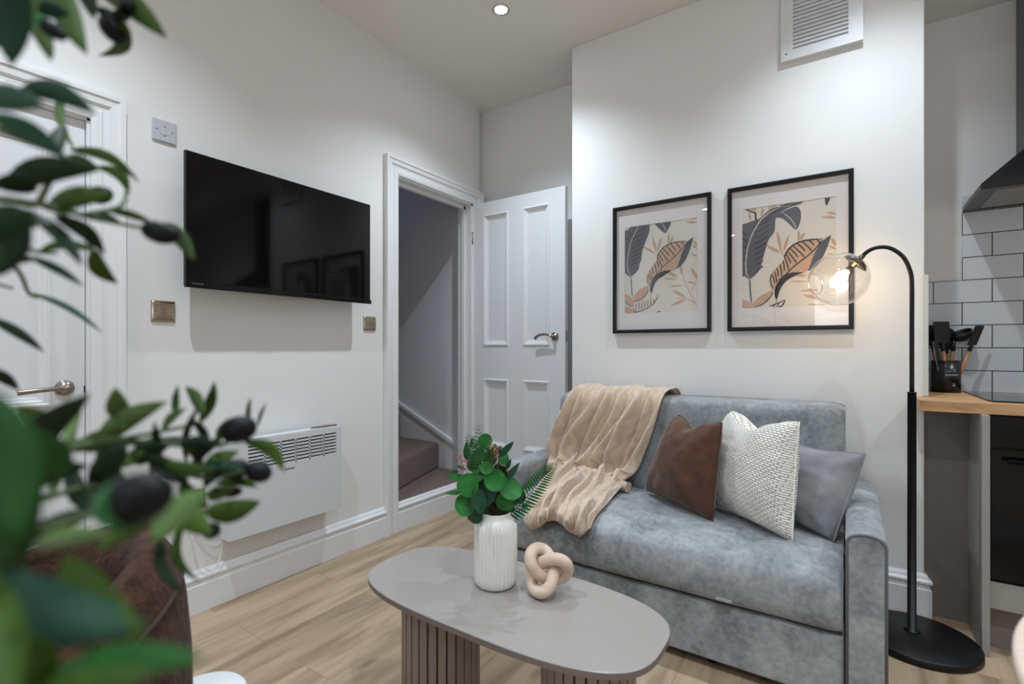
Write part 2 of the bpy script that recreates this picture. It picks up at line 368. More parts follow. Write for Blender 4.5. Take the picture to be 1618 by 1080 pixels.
p.inputs['Base Color'].default_value = lin((236, 231, 222)); p.inputs['Roughness'].default_value = .85; p.inputs['Sheen Weight'].default_value = .2
bp = N.new('ShaderNodeBump'); bp.invert = True; bp.inputs['Strength'].default_value = 1.0; bp.inputs['Distance'].default_value = .008; L.new(mm.outputs[0], bp.inputs['Height']); L.new(bp.outputs[0], p.inputs['Normal'])
# oak block worktop
m, N, L, p = nodes('oak_worktop'); M['worktop'] = m
tc = N.new('ShaderNodeTexCoord'); mp = N.new('ShaderNodeMapping'); L.new(tc.outputs['Object'], mp.inputs[0]); mp.inputs['Scale'].default_value = (1.6, 9, 9)
a = N.new('ShaderNodeTexNoise'); a.inputs['Scale'].default_value = 3; a.inputs['Detail'].default_value = 7; a.inputs['Distortion'].default_value = 1.2; L.new(mp.outputs[0], a.inputs['Vector'])
r = N.new('ShaderNodeValToRGB'); L.new(a.outputs['Fac'], r.inputs[0]); r.color_ramp.elements[0].position = .3; r.color_ramp.elements[0].color = lin((160, 116, 76)); r.color_ramp.elements[1].position = .7; r.color_ramp.elements[1].color = lin((208, 166, 122))
L.new(r.outputs[0], p.inputs['Base Color']); p.inputs['Roughness'].default_value = .45

# ------------------------------------------------------------------ the room
XL = -2.265; YC = 2.66; YA = 3.03; YK = 3.07; XCL = -1.365; XCR = .26; XR = 2.6; YB = -4.2; SOF = 2.64
def struct(name, mb, m, parent=None, **k): return mb.build(name, m, parent, kind='structure' if parent is None else None, **k)
struct('floor', MB().box((XL-.02, YB, -.1), (XR, YK, 0)), M['floor'])
struct('ceiling', MB().box((-2.5, YB-.1, CEIL), (XR+.1, YK+.15, CEIL+.1)), M['ceil'])
D1 = (-.17, .638, 1.926)      # door 1 opening: y0, y1, height
D2 = (2.109, 2.87, 2.145)     # stair door opening
mb = MB(); T = .12
def wl(y0, y1, z0, z1): mb.box((XL-T, y0, z0), (XL, y1, z1))
wl(YB, D1[0], 0, CEIL); wl(D1[0], D1[1], D1[2], CEIL); wl(D1[1], D2[0], 0, CEIL); wl(D2[0], D2[1], 0, .13); wl(D2[0], D2[1], D2[2], CEIL)
mb.prism([(XL-T, D2[1], 0), (XL, D2[1], 0), (XL-.015, 2.94, 0), (XL-.05, 3.0, 0), (XL-.075, 3.05, 0), (XL-T-.02, 3.05, 0)], (0, 0, CEIL))
struct('wall_left', mb, M['wall'])
mb = MB(); mb.box((-2.5, YA, 0), (XCL+.1, YA+.12, CEIL)); struct('wall_alcove', mb, M['wall'])
mb = MB(); mb.box((XCL, YC, 0), (XCR, 3.15, CEIL)); struct('wall_chimney', mb, M['wall'], bevel=.006, seg=3)
mb = MB(); mb.box((XCR, YK, 0), (XR+.1, YK+.1, CEIL)); struct('wall_kitchen', mb, M['wall']); struct('trim_6', MB().box((XCR, YC, SOF), (XR, YK, CEIL)), M['wall'])
struct('wall_right', MB().box((XR, YB, 0), (XR+.1, YK+.1, CEIL)), M['wall'])
mb = MB()
mb.box((XL-T, YB-.1, 0), (-.6, YB, CEIL)); mb.box((1.2, YB-.1, 0), (XR+.1, YB, CEIL)); mb.box((-.6, YB-.1, 0), (1.2, YB, .85)); mb.box((-.6, YB-.1, 2.35), (1.2, YB, CEIL))
struct('wall_back', mb, M['wall'])
# unseen window added behind the camera to go with the fill lamp
mb = MB()
for a, b in (((-.6, YB-.07, .85), (-.54, YB-.02, 2.35)), ((1.14, YB-.07, .85), (1.2, YB-.02, 2.35)), ((-.6, YB-.07, .85), (1.2, YB-.02, .91)), ((-.6, YB-.07, 2.29), (1.2, YB-.02, 2.35)), ((.27, YB-.07, .85), (.33, YB-.02, 2.35)), ((-.6, YB-.07, 1.6), (1.2, YB-.02, 1.65))): mb.box(a, b)
wf = mb.build('added_window_1', M['trim'], kind='structure', bevel=.004)
MB().box((-.58, YB-.05, .87), (1.18, YB-.044, 2.33)).build('pane', M['picglass'], wf)

SK = [(0, 0), (.022, 0), (.022, .112), (.016, .118), (.016, .132), (.024, .137), (.024, .145), (.015, .153), (.011, .163), (.006, .170), (0, .172)]
def skirt(name, path, flip=False):
    mb = MB(); pr = [(-a if flip else a, b) for a, b in SK]; mb.sweep(path, pr, (0, 0, 1)); return struct(name, mb, M['trim'])
skirt('baseboard_left', [(XL, .745, 0), (XL, 2.012, 0)], flip=True)
skirt('baseboard_sill', [(XL, D2[0], 0), (XL, 2.94, 0)], flip=True)
skirt('baseboard_left_rear', [(XL, YB, 0), (XL, D1[0]-.104, 0)], flip=True)
skirt('baseboard_chimney', [(XCL, 3.02, 0), (XCL, YC, 0), (XCR, YC, 0), (XCR, 2.70, 0)], flip=True)
# architraves
AR = [(0, 0), (0, .018), (.012, .022), (.03, .022), (.036, .016), (.052, .018), (.058, .026), (.078, .028), (.084, .034), (.1, .034), (.1, 0)]
def arch(y0, y1, z0, h):
    # wall plane X=XL facing +X
    mb = MB(); mb.sweep([(XL, y1, z0), (XL, y1, h), (XL, y0, h), (XL, y0, z0)], [(-a, b) for a, b in AR], (1, 0, 0)); return mb
o = struct('trim_1', arch(D2[0], D2[1]-.03, 0, D2[2]), M['trim'])
o = struct('trim_2', arch(D1[0], D1[1], 0, D1[2]), M['trim'])
# jamb linings
mb = MB()
mb.box((XL-T, D2[0], .13), (XL+.004, D2[0]+.012, D2[2])); mb.box((XL-T, D2[1]-.045, .13), (XL+.004, D2[1], D2[2])); mb.box((XL-T, D2[0], D2[2]-.012), (XL+.004, D2[1], D2[2]))
mb.box((XL-.075, D2[0], .13), (XL-.05, D2[0]+.026, D2[2])); mb.box((XL-.075, D2[1]-.062, .13), (XL-.05, D2[1], D2[2])); mb.box((XL-.075, D2[0], D2[2]-.032), (XL-.05, D2[1], D2[2]))
struct('trim_3', mb, M['trim'])
mb = MB()
mb.box((XL-T, D1[0], 0), (XL+.004, D1[0]+.008, D1[2])); mb.box((XL-T, D1[1]-.008, 0), (XL+.004, D1[1], D1[2])); mb.box((XL-T, D1[0], D1[2]-.008), (XL+.004, D1[1], D1[2]))
struct('trim_4', mb, M['trim'])

# ------------------------------------------------------------------ panelled doors
def pdoor(name, hinge, wdir, ndir, width, z0, z1, panels, kind, label=None):
    """hinge: corner; wdir along width; ndir: face towards the room; panels: (a0,a1,z0,z1) measured along width"""
    hinge, wd, nd = Vector(hinge), Vector(wdir), Vector(ndir); TH = .036
    def P(a, n, z): return Vector((hinge.x, hinge.y, 0))+wd*a+nd*n+Vector((0, 0, z))
    # leaf: slab split around the panel recesses
    mb = MB()
    As = sorted({0, width, *[p[0] for p in panels], *[p[1] for p in panels]}); Zs = sorted({z0, z1, *[p[2] for p in panels], *[p[3] for p in panels]})
    for i in range(len(As)-1):
        for j in range(len(Zs)-1):
            a0, a1, b0, b1 = As[i], As[i+1], Zs[j], Zs[j+1]
            inp = any(p[0] <= a0+1e-6 and a1 <= p[1]+1e-6 and p[2] <= b0+1e-6 and b1 <= p[3]+1e-6 for p in panels)
            n1 = -.012 if inp else 0
            c = (P(a0, n1, b0)+P(a1, -TH+(-n1), b1))/2
            mb.obox(c, wd*(a1-a0)/2, nd*(TH+2*n1)/2, Vector((0, 0, (b1-b0)/2)))
    leaf = mb.build(name, M['door'], kind=kind, label=label, weld=False)
    prof = [(0, -.0115), (0, .0), (.004, .007), (.010, .008), (.013, .002), (.020, .001), (.026, -.006), (.034, -.008), (.036, -.0115)]
    for (a0, a1, b0, b1) in panels:
        mm = MB(); path = [P(a0, 0, b0), P(a1, 0, b0), P(a1, 0, b1), P(a0, 0, b1)]
        ins = nd.cross((path[1]-path[0]).normalized()); sgn = 1 if ins.z > 0 else -1
        mm.sweep(path, [(sgn*a, b) for a, b in prof], nd, closed=True); ch = mm.build('panel_moulding', M['trim'], leaf)
        ch.matrix_parent_inverse = Matrix.Translation(-leaf.location)
    return leaf, P
def child(o, leaf): o.matrix_parent_inverse = Matrix.Translation(-leaf.location); return o
def lever(leaf, P, a, z, sgn, curved):
    mb = MB(); nd = (P(0, 1, 0)-P(0, 0, 0)); c = P(a, 0, z)
    mb.lathe([(0.0, 0), (.027, 0), (.027, .006), (.024, .009), (.012, .0095), (.0105, .042), (.0, .045)], c, 24, axis=nd)
    if curved: pts = [P(a, .040, z+.0), P(a+sgn*.03, .043, z+.010), P(a+sgn*.075, .043, z+.012), P(a+sgn*.11, .041, z+.002), P(a+sgn*.13, .038, z-.014)]
    else: pts = [P(a, .042, z), P(a+sgn*.03, .046, z), P(a+sgn*.075, .046, z-.002), P(a+sgn*.115, .044, z-.006), P(a+sgn*.128, .043, z-.007)]
    q = catmull(pts, 14); mb.tube(q, [.0065+.0035*i/13 for i in range(14)], 10)
    h = child(mb.build('handle', M['steel'], leaf, label='brushed nickel lever handle'), leaf); return h
# door_1: closed, in the left wall; width measured from its latch side towards the hinge (-Y)
leaf, P = pdoor('door_1', (XL-.012, D1[1]-.010, 0), (0, -1, 0), (1, 0, 0), D1[1]-D1[0]-.02, .006, D1[2]-.010,
    [(.09, .36, .90, 1.83), (.435, .71, .90, 1.83), (.09, .36, .22, .69), (.435, .71, .22, .69)], 'structure')
lever(leaf, P, .056, .963, 1, False)
child(MB().obox(P(.0005, .0, .955), (0, .002, 0), (.0008, 0, 0), (0, 0, .012)).build('latch_mark', M['seam'], leaf), leaf)
# door_2: the open stair door standing in front of the alcove, hinged on the left wall
leaf, P = pdoor('door_2', (-2.258, 2.842, 0), (1, -.012, 0), (0, -1, 0), .757, .172, 2.142,
    [(.095, .315, 1.12, 2.05), (.433, .643, 1.12, 2.05), (.095, .315, .41, .888), (.433, .643, .41, .888)], 'structure')
lever(leaf, P, .683, 1.18, -1, True)
mb = MB()
for z in (.42, 1.9): mb.tube([P(-.004, .004, z-.045), P(-.004, .004, z+.045)], .006, 10)
child(mb.build('hinge', M['steel'], leaf), leaf)
child(MB().obox(P(.7575, -.018, 1.18), (.0015, 0, 0), (0, .011, 0), (0, 0, .035)).build('latch_plate', M['steel'], leaf), leaf)

# ------------------------------------------------------------------ stairwell beyond the door
mb = MB()
struct('wall_stair_right', MB().box((-4.6, 2.965, -.1), (XL-T-.02, 3.06, 3.6)), M['wall2']); struct('wall_stair_left', MB().box((-4.6, 1.85, -.1), (XL-T, 1.95, 3.6)), M['wall2']); struct('wall_stair_end', MB().box((-4.7, 1.85, -.1), (-4.6, 3.06, 3.6)), M['wall2'])
struct('ceiling_stair', MB().box((-4.7, 1.85, 3.6), (XL-T, 3.06, 3.7)), M['wall2']); 
mb = MB()
def step(poly, z0, z1):
    mb.prism([(x, y, z0) for x, y in poly], (0, 0, z1-z0))
mb.box((-4.585, 1.952, 0), (XL-T-.012, 2.951, .165)); struct('trim_7', MB().box((XL-T-.012, D2[0]+.027, .131), (XL-.012, D2[1]-.063, .165)), M['carpet'], bevel=.006)
step([(-2.686, 2.951), (-2.40, 2.13), (-2.40, 1.952), (-4.585, 1.952), (-4.585, 2.951)], .165, .36)
step([(-3.12, 2.951), (-2.62, 1.952), (-4.585, 1.952), (-4.585, 2.951)], .36, .555)
step([(-3.45, 2.951), (-3.3, 1.952), (-4.585, 1.952), (-4.585, 2.951)], .555, .75)
for k in range(4): mb.box((-4.585, 1.952, .75+.195*k), (-3.7-.24*k, 2.951, .945+.195*k))
stair = mb.build('staircase', M['carpet'], bevel=.016, seg=3, label='brown carpeted staircase with winder steps beyond the open doorway', cat='stairs')
mb = MB()   # raking skirting on the stair wall
sl = (.642-.349)/(-3.115+2.455)
def zl(x): return .349+sl*(x+2.455)
mb.prism([(-2.388, 2.953, zl(-2.388)), (-2.388, 2.953, .05), (-4.3, 2.953, .05), (-4.3, 2.953, zl(-4.3))], (0, .012, 0))
mb.prism([(-2.388, 2.94, zl(-2.388)), (-2.388, 2.94, zl(-2.388)-.035), (-4.3, 2.94, zl(-4.3)-.035), (-4.3, 2.94, zl(-4.3))], (0, .025, 0))
struct('trim_5', mb, M['trim'], bevel=.004)

# ------------------------------------------------------------------ downlights
def downlight(x, y, label, first=None):
    t = thing('recessed_downlight', (x, y, CEIL), label, 'ceiling light', 'recessed ceiling downlights')
    MB().lathe([(.030, -.001), (.044, -.001), (.046, -.006), (.040, -.009), (.032, -.006), (.030, -.001)], (x, y, CEIL), 40, cap=False).build('bezel', M['chrome'], t)
    MB().lathe([(0, -.0055), (.031, -.0055), (.031, -.002), (0, -.002)], (x, y, CEIL), 32, cap=False).build('lens', M['lens'], t)
    l = bpy.data.lights.new('downlight_lamp', 'SPOT'); l.energy = SPOT_W; l.color = SPOT_COL; l.spot_size = math.radians(124); l.spot_blend = 1.0; l.shadow_soft_size = .022
    lo = bpy.data.objects.new('downlight_lamp', l); COL.objects.link(lo); lo.parent = t; lo.location = (0, 0, -.016)
    return t
base = downlight(-1.52, 2.15, 'lit recessed ceiling downlight above the open stair door, at the top of the picture')
cols = ((-1.52, 'over the left wall side'), (.05, 'over the lamp side'), (1.6, 'over the kitchen side'))
rows = ((2.13, 'in the row nearest the chimney wall'), (.45, 'in the second row above the coffee table'), (-1.4, 'in the third row behind the viewer'), (-3.2, 'in the last row by the rear wall'))
for x, cn in cols:
    for y, rn in rows:
        if (x, y) == (-1.52, 2.13): continue
        d = dup(base, (x, y, CEIL), label='recessed ceiling downlight %s, %s' % (rn, cn))
        if x == .05 and y == 2.13:      # this lamp is a little dimmer than its neighbours
            for c in kids(d):
                if c.type == 'LIGHT': c.data = c.data.copy(); c.data.energy = SPOT_W*.68

# ------------------------------------------------------------------ television
tv = thing('television', (XL, 1.37, 1.35), 'black flat screen television mounted on the left wall', 'television')
y0, y1, z0, z1 = .909, 1.826, 1.355, 1.885; XF = -2.16
MB().box((XF-.022, y0, z0-.004), (XF-.004, y1, z1)).build('bezel', M['black'], tv, bevel=.003)
MB().box((XF-.0045, y0+.006, z0+.014), (XF, y1-.006, z1-.005)).build('screen', M['screen'], tv)
mb = MB(); mb.box((XF-.018, y0-.001, z0-.012), (XF+.004, y1+.003, z0+.010)); mb.build('lower_bezel', M['blackgloss'], tv, bevel=.004)
MB().box((XF-.06, y0+.12, z0+.03), (XF-.022, y1-.12, z1-.16)).build('rear_housing', M['black'], tv, bevel=.01)
MB().box((XL+.001, 1.25, 1.5), (XF-.055, 1.49, 1.7)).build('wall_bracket', M['black'], tv, bevel=.003)
mb = MB()
for k in range(7): mb.box((XF+.004, y0+.022+k*.0062, z0+.002), (XF+.0046, y0+.026+k*.0062, z0+.0065))
mb.build('logo', M['mark'], tv)
MB().box((XF-.004, 1.395, z0-.017), (XF+.003, 1.440, z0-.011)).build('indicator', M['mark'], tv, bevel=.001)

# ------------------------------------------------------------------ wall plates
def plate(name, yc, zc, wy, wz, m, label, cat):
    t = thing(name, (XL, yc, zc-wz/2), label, cat); return t
t = plate('light_switch', .871, 1.248, .085, .086, None, 'brushed metal single light switch below the left end of the television', 'light switch')
def metal_plate(t, yc, zc, wy, wz):
    mb = MB()
    def f(a, b):
        y = yc+(a-.5)*wy; z = zc+(b-.5)*wz; e = min(1, min(a, 1-a, b, 1-b)*14)
        return Vector((XL+.001+.008*e+.0035*(1-(2*(b-.5))**2), y, z))
    mb.grid(f, 20, 20); mb.build('faceplate', M['brass'], t)
metal_plate(t, .871, 1.248, .085, .086)
MB().box((XL+.009, .862, 1.237), (XL+.0165, .878, 1.261)).build('rocker', M['steel'], t, bevel=.002)
for s in (-1, 1): MB().lathe([(0, 0), (.0048, 0), (.004, .0015), (0, .0015)], (XL+.0118, .871+s*.0305, 1.2475), 14, axis=(1, 0, 0)).build('screw', M['mark'], t)
t = plate('wall_socket', 1.9045, 1.243, .086, .082, None, 'brushed metal aerial socket between the television and the stair doorway', 'socket')
metal_plate(t, 1.9045, 1.243, .086, .082)
MB().box((XL+.009, 1.892, 1.231), (XL+.0145, 1.917, 1.255)).build('aerial_outlet', M['steel'], t, bevel=.002)
for s in (-1, 1): MB().lathe([(0, 0), (.0048, 0), (.004, .0015), (0, .0015)], (XL+.0118, 1.9045+s*.0305, 1.2425), 14, axis=(1, 0, 0)).build('screw', M['mark'], t)
t = plate('fused_spur', .873, 1.964, .084, .085, None, 'pale grey square blanking plate high on the wall above the light switch', 'wall plate')
MB().box((XL, .831, 1.922), (XL+.010, .915, 2.007)).build('faceplate', M['greypl'], t, bevel=.003)
MB().box((XL+.0095, .857, 1.950), (XL+.0112, .892, 1.976)).build('raised_badge', M['greypl'], t, bevel=.001)
for y, z in ((.845, 1.966), (.901, 1.966), (.873, 1.982), (.873, 1.945)): MB().lathe([(0, 0), (.0032, 0), (0, .001)], (XL+.0099, y, z), 12, axis=(1, 0, 0)).build('screw', M['mark'], t)
t = plate('switched_spur', 1.005, .472, .085, .085, None, 'dark metal switched spur low on the wall left of the panel heater', 'wall plate')
mb = MB(); mb.box((XL, .945, .430), (XL+.010, 1.025, .512)); mb.build('faceplate', M['steel'], t, bevel=.003)
MB().box((XL+.009, .995, .457), (XL+.015, 1.010, .485)).build('rocker', M['white'], t, bevel=.002)
q = catmull([(XL+.012, .93, .43), (XL+.02, .945, .40), (XL+.012, .97, .36), (XL+.015, 1.02, .285), (XL+.02, 1.065, .26), (XL+.025, 1.09, .285), (XL+.03, 1.10, .32)], 40)
mb = MB(); mb.tube(q, .0028, 8); q = catmull([(XL+.03, 1.10, .31), (XL+.028, 1.085, .26), (XL+.034, 1.07, .2), (XL+.034, 1.045, .165), (XL+.034, 1.02, .175), (XL+.02, .99, .22), (XL+.014, .97, .33)], 40); mb.tube(q, .0025, 8)
mb.build('heater_cable', M['cable'], label='thin white cable looping down from the panel heater to the spur', cat='cable')

# ------------------------------------------------------------------ panel heater
ht = thing('panel_heater', (XL, 1.355, .287), 'white electric panel heater on the left wall below the television', 'heater')
hy0, hy1, hz0, hz1 = 1.075, 1.635, .287, .703; HF = -2.16
mb = MB()   # casing front face pieces around the louvre openings
gy0, gy1, gz0, gz1 = 1.155, 1.606, .566, .676
mb.box((HF-.075, hy0, hz0), (HF, hy1, gz0)); mb.box((HF-.075, hy0, gz1), (HF, hy1, hz1)); mb.box((HF-.075, hy0, gz0), (HF, gy0, gz1)); mb.box((HF-.075, gy1, gz0), (HF, hy1, gz1))
ncol = 6; cw = (gy1-gy0)/ncol; nr = 7; rh = (gz1-gz0)/nr
for c in range(1, ncol): mb.box((HF-.004, gy0+c*cw-.003, gz0), (HF, gy0+c*cw+.003, gz1))
for r in range(nr): mb.box((HF-.012, gy0, gz0+r*rh), (HF, gy1, gz0+r*rh+rh*.55))
mb.build('casing', M['heater'], ht)
MB().box((HF-.073, gy0-.004, gz0-.004), (HF-.018, gy1+.004, gz1+.004)).build('grille_backing', M['darkgrille'], ht)
MB().box((HF-.035, hy0+.03, hz1), (HF-.005, hy1-.03, hz1+.004)).build('top_lip', M['heater'], ht, bevel=.002)
mb = MB(); mb.lathe([(0, 0), (1, 0), (1, .004), (.96, .006), (0, .006)], (0, 0, 0), 40)
for v in mb.bm.verts: v.co = Vector((v.co.x*.022+HF-.032, v.co.y*.075+1.556, v.co.z+hz1+.002))
mb.build('control_display', mat('heater_display', (92, 74, 66), .35), ht)
mb = MB()
for k in range(6): mb.box((HF, 1.325+k*.0085, .538), (HF+.0008, 1.331+k*.0085, .546))
mb.build('badge', M['mark'], ht)
for y in (1.14, 1.60): MB().box((XL, y-.015, hz0-.006), (HF-.03, y+.015, hz0+.05)).build('foot', M['cabdk'], ht, bevel=.003)

# ------------------------------------------------------------------ framed prints
def poly_pts(pts, img, Y):
    ox, oy, s = img; return [onY(ox+a/s, oy+b/s, Y) for a, b in pts]
def frame(x0, x1, z0, z1, px0, px1, pz0, pz1, img, art, label):
    t = thing('framed_print', ((x0+x1)/2, YC, z0), label, 'picture', 'pair of framed leaf prints'); fw = .019; Y0 = YC-.026
    mb = MB(); mb.sweep([(x0, Y0+.026, z0), (x1, Y0+.026, z0), (x1, Y0+.026, z1), (x0, Y0+.026, z1)], [(0, 0), (0, .024), (.003, .026), (fw-.005, .026), (fw, .020), (fw, 0)], (0, -1, 0), closed=True)
    xs = [v.co.x for v in mb.bm.verts]
    if max(xs) > x1+.005:    # sweep went outward: mirror the profile
        mb.bm.free(); mb = MB(); mb.sweep([(x0, Y0+.026, z0), (x1, Y0+.026, z0), (x1, Y0+.026, z1), (x0, Y0+.026, z1)], [(0, 0), (0, .024), (-.003, .026), (-fw+.005, .026), (-fw, .020), (-fw, 0)], (0, -1, 0), closed=True)
    mb.build('frame', mat('black_frame', (12, 12, 14), .35, spec=.35), t)
    a = .006; yb = YC-.007
    mb = MB(); mb.box((x0+a, yb-.001, z0+a), (px0, yb+.001, z1-a)); mb.box((px1, yb-.001, z0+a), (x1-a, yb+.001, z1-a)); mb.box((px0, yb-.001, z0+a), (px1, yb+.001, pz0)); mb.box((px0, yb-.001, pz1), (px1, yb+.001, z1-a))
    mb.build('mount', M['mount'], t)
    pr = MB(); pr.box((px0-.004, yb+.0012, pz0-.004), (px1+.004, yb+.003, pz1+.004)); po = pr.build('print', M['paper'], t)
    mb = MB(); lay = 0
    def clip(poly):
        def cut(pl, ax, val, keep):
            out = []
            for i in range(len(pl)):
                p, q = pl[i-1], pl[i]; ip = keep(p[ax], val); iq = keep(q[ax], val)
                if ip != iq:
                    k = (val-p[ax])/(q[ax]-p[ax]); out.append((p[0]+(q[0]-p[0])*k, p[1]+(q[1]-p[1])*k))
                if iq: out.append(q)
            return out
        for ax, val, kp in ((0, px0, lambda a, b: a >= b), (0, px1, lambda a, b: a <= b), (1, pz0, lambda a, b: a >= b), (1, pz1, lambda a, b: a <= b)):
            poly = cut(poly, ax, val, kp)
            if len(poly) < 3: return []
        return poly
    for kind, mi, pts in art:
        if kind == 'poly':
            w = poly_pts(pts, img, yb); lst = [[(p.x, p.z) for p in w]]
        elif kind == 'spoly':     # smooth closed outline
            w = poly_pts(pts, img, yb); q = catmull(w+[w[0]], len(w)*4); lst = [[(p.x, p.z) for p in q]]
        else:                     # stroke: list of lines with pixel width
            lst = []
            for wpx, line in pts:
                w = catmull(poly_pts(line, img, yb), 9) if len(line) > 2 else poly_pts(line, img, yb); hw = wpx/img[2]/2*2.05/FPX*1.1
                A = []; B = []
                for i in range(len(w)):
                    d = w[min(i+1, len(w)-1)]-w[max(i-1, 0)]; n = Vector((-d.z, 0, d.x)).normalized()*hw*(1 if 0 < i < len(w)-1 or len(w) == 2 else .3)
                    A.append((w[i].x+n.x, w[i].z+n.z)); B.append((w[i].x-n.x, w[i].z-n.z))
                lst.append(A+B[::-1])
        lay += 1; yy = yb+.0011-lay*.00003
        for pl in lst:
            pl = clip(pl)
            if len(pl) >= 3: mb.poly([(a, yy, b) for a, b in pl], mi)
    mb.build('printed_leaves', [M['p_dark'], M['p_line'], M['p_blue'], M['p_tan'], M['p_lt']], po, weld=False)
    MB().box((x0+a, YC-.021, z0+a), (x1-a, YC-.019, z1-a)).build('glazing', M['picglass'], t)
def bamboo(*leaves):
    return [('spoly', 3, l) for l in leaves]
def stripes(top, mid, n, w_):
    def ev(pl, t):
        t = t*(len(pl)-1); k = min(int(t), len(pl)-2); f = t-k; return (pl[k][0]*(1-f)+pl[k+1][0]*f, pl[k][1]*(1-f)+pl[k+1][1]*f)
    out = []
    for i in range(n):
        a = ev(top, (i+.3)/n); b = ev(mid, min(1, (i+.7)/n)); f = .97 if i % 2 else .72
        out.append((w_, [a, (a[0]+(b[0]-a[0])*.5*f+3, a[1]+(b[1]-a[1])*.5*f), (a[0]+(b[0]-a[0])*f, a[1]+(b[1]-a[1])*f)]))
    return out
def lf(x0, y0, x1, y1, w):     # slender leaf polygon in crop pixels
    dx, dy = x1-x0, y1-y0; l = math.hypot(dx, dy); nx, ny = -dy/l*w/2, dx/l*w/2
    return ('poly', 3, [(x0, y0), (x0+dx*.3+nx*.8, y0+dy*.3+ny*.8), (x0+dx*.55+nx, y0+dy*.55+ny), (x0+dx*.8+nx*.6, y0+dy*.8+ny*.6), (x1, y1), (x0+dx*.8-nx*.6, y0+dy*.8-ny*.6), (x0+dx*.55-nx, y0+dy*.55-ny), (x0+dx*.3-nx*.8, y0+dy*.3-ny*.8)])
S1 = (960, 320, 4.909)
artS = [lf(380, 395, 345, 250, 22), lf(372, 395, 275, 340, 22), lf(385, 385, 418, 265, 22), lf(470, 330, 475, 235, 20), lf(478, 325, 512, 255, 18),
        ('line', 3, [(6, [(380, 400), (410, 430)]), (7, [(570, 480), (600, 620), (640, 700), (692, 800)]), (7, [(600, 740), (650, 760), (692, 795)]), (6, [(690, 600), (650, 690)])]),
        lf(545, 575, 455, 535, 28), lf(545, 590, 425, 588, 14), lf(570, 560, 570, 470, 24), lf(595, 640, 475, 650, 14), lf(610, 735, 500, 675, 28), lf(615, 748, 485, 798, 24), lf(615, 740, 520, 745, 8),
        lf(690, 590, 648, 500, 26), lf(680, 625, 615, 612, 14), lf(700, 150, 605, 150, 20), lf(700, 115, 620, 125, 16), lf(700, 335, 662, 290, 20), lf(700, 360, 655, 325, 16), lf(700, 420, 640, 392, 16), lf(690, 600, 692, 540, 16),
        lf(300, 850, 345, 690, 14),
        ('spoly', 0, [(330, 150), (322, 230), (300, 290), (268, 380), (262, 440), (246, 480), (238, 520), (178, 573), (145, 550), (125, 525), (120, 240), (150, 215), (205, 170), (245, 150)]),
        ('line', 1, [(7, [(240, 180), (190, 260), (160, 330)])] + [(8, [(170+i*6-(i*i)*.5, 250+i*36), (240+i*2-(i*i)*1.2, 225+i*36), (300-i*8, 190+i*38)]) for i in range(8)] + [(7, [(128, 255+i*44), (160-i*2, 300+i*40)]) for i in range(6)]),
        ('line', 4, [(6, [(248, 160), (215, 230), (180, 300), (165, 380), (152, 450), (155, 520), (178, 570)])]),
        ('line', 2, [(8, [(180, 570), (186, 650), (192, 740)])]),
        ('spoly', 0, [(350, 150), (400, 200), (445, 235), (470, 205), (487, 165), (480, 130), (400, 125)]), ('line', 4, [(5, [(412, 145), (438, 185), (450, 225)])]),
        ('spoly', 2, [(666, 265), (640, 360), (600, 450), (560, 495), (530, 512), (560, 440), (585, 350), (615, 305)]),
        ('spoly', 3, [(618, 300), (585, 370), (560, 430), (535, 510), (480, 525), (410, 540), (350, 590), (330, 640), (315, 630), (305, 580), (315, 540), (380, 450), (390, 400), (430, 345), (500, 310), (580, 295)]),
        ('line', 1, [(7, [(335, 600), (390, 545), (440, 485), (520, 420), (585, 350), (618, 300)]), (9, [(380, 440), (395, 395), (435, 345), (505, 310), (610, 296)])] +
                    stripes([(310, 560), (340, 500), (380, 445), (395, 395), (435, 345), (505, 310), (605, 297)], [(332, 640), (350, 590), (395, 540), (440, 485), (500, 437), (550, 392), (600, 320)], 13, 8) + [(6, [(315, 560), (305, 600), (320, 640)])]),
        ('spoly', 1, [(500, 524), (430, 530), (385, 555), (345, 600), (328, 650), (332, 690), (342, 698), (360, 640), (385, 600), (430, 570)]),
        ('spoly', 3, [(318, 640), (270, 660), (220, 700), (200, 745), (205, 765), (240, 755), (290, 720), (315, 680)]), ('line', 1, [(6, [(205, 768), (260, 750), (300, 712), (318, 670)])]),
        ('spoly', 3, [(120, 700), (160, 720), (200, 760), (205, 800), (190, 810), (150, 785), (120, 745)]), ('line', 1, [(6, [(122, 745), (150, 785), (188, 808)])]),
        ('poly', 3, [(120, 800), (170, 810), (215, 850), (215, 870), (120, 870)]),
        ('spoly', 4, [(395, 712), (350, 740), (240, 765), (205, 795), (200, 820), (215, 850), (290, 825), (350, 790)]),
        ('line', 1, [(7, [(395, 710), (360, 780), (290, 825), (215, 850), (196, 815)])] + [(6, [(225+i*22, 780-i*5), (215+i*24, 845-i*11)]) for i in range(7)]),
        ('poly', 1, [(375, 850), (408, 838), (412, 845), (400, 855)])]
S2 = (1140, 260, 4.0)
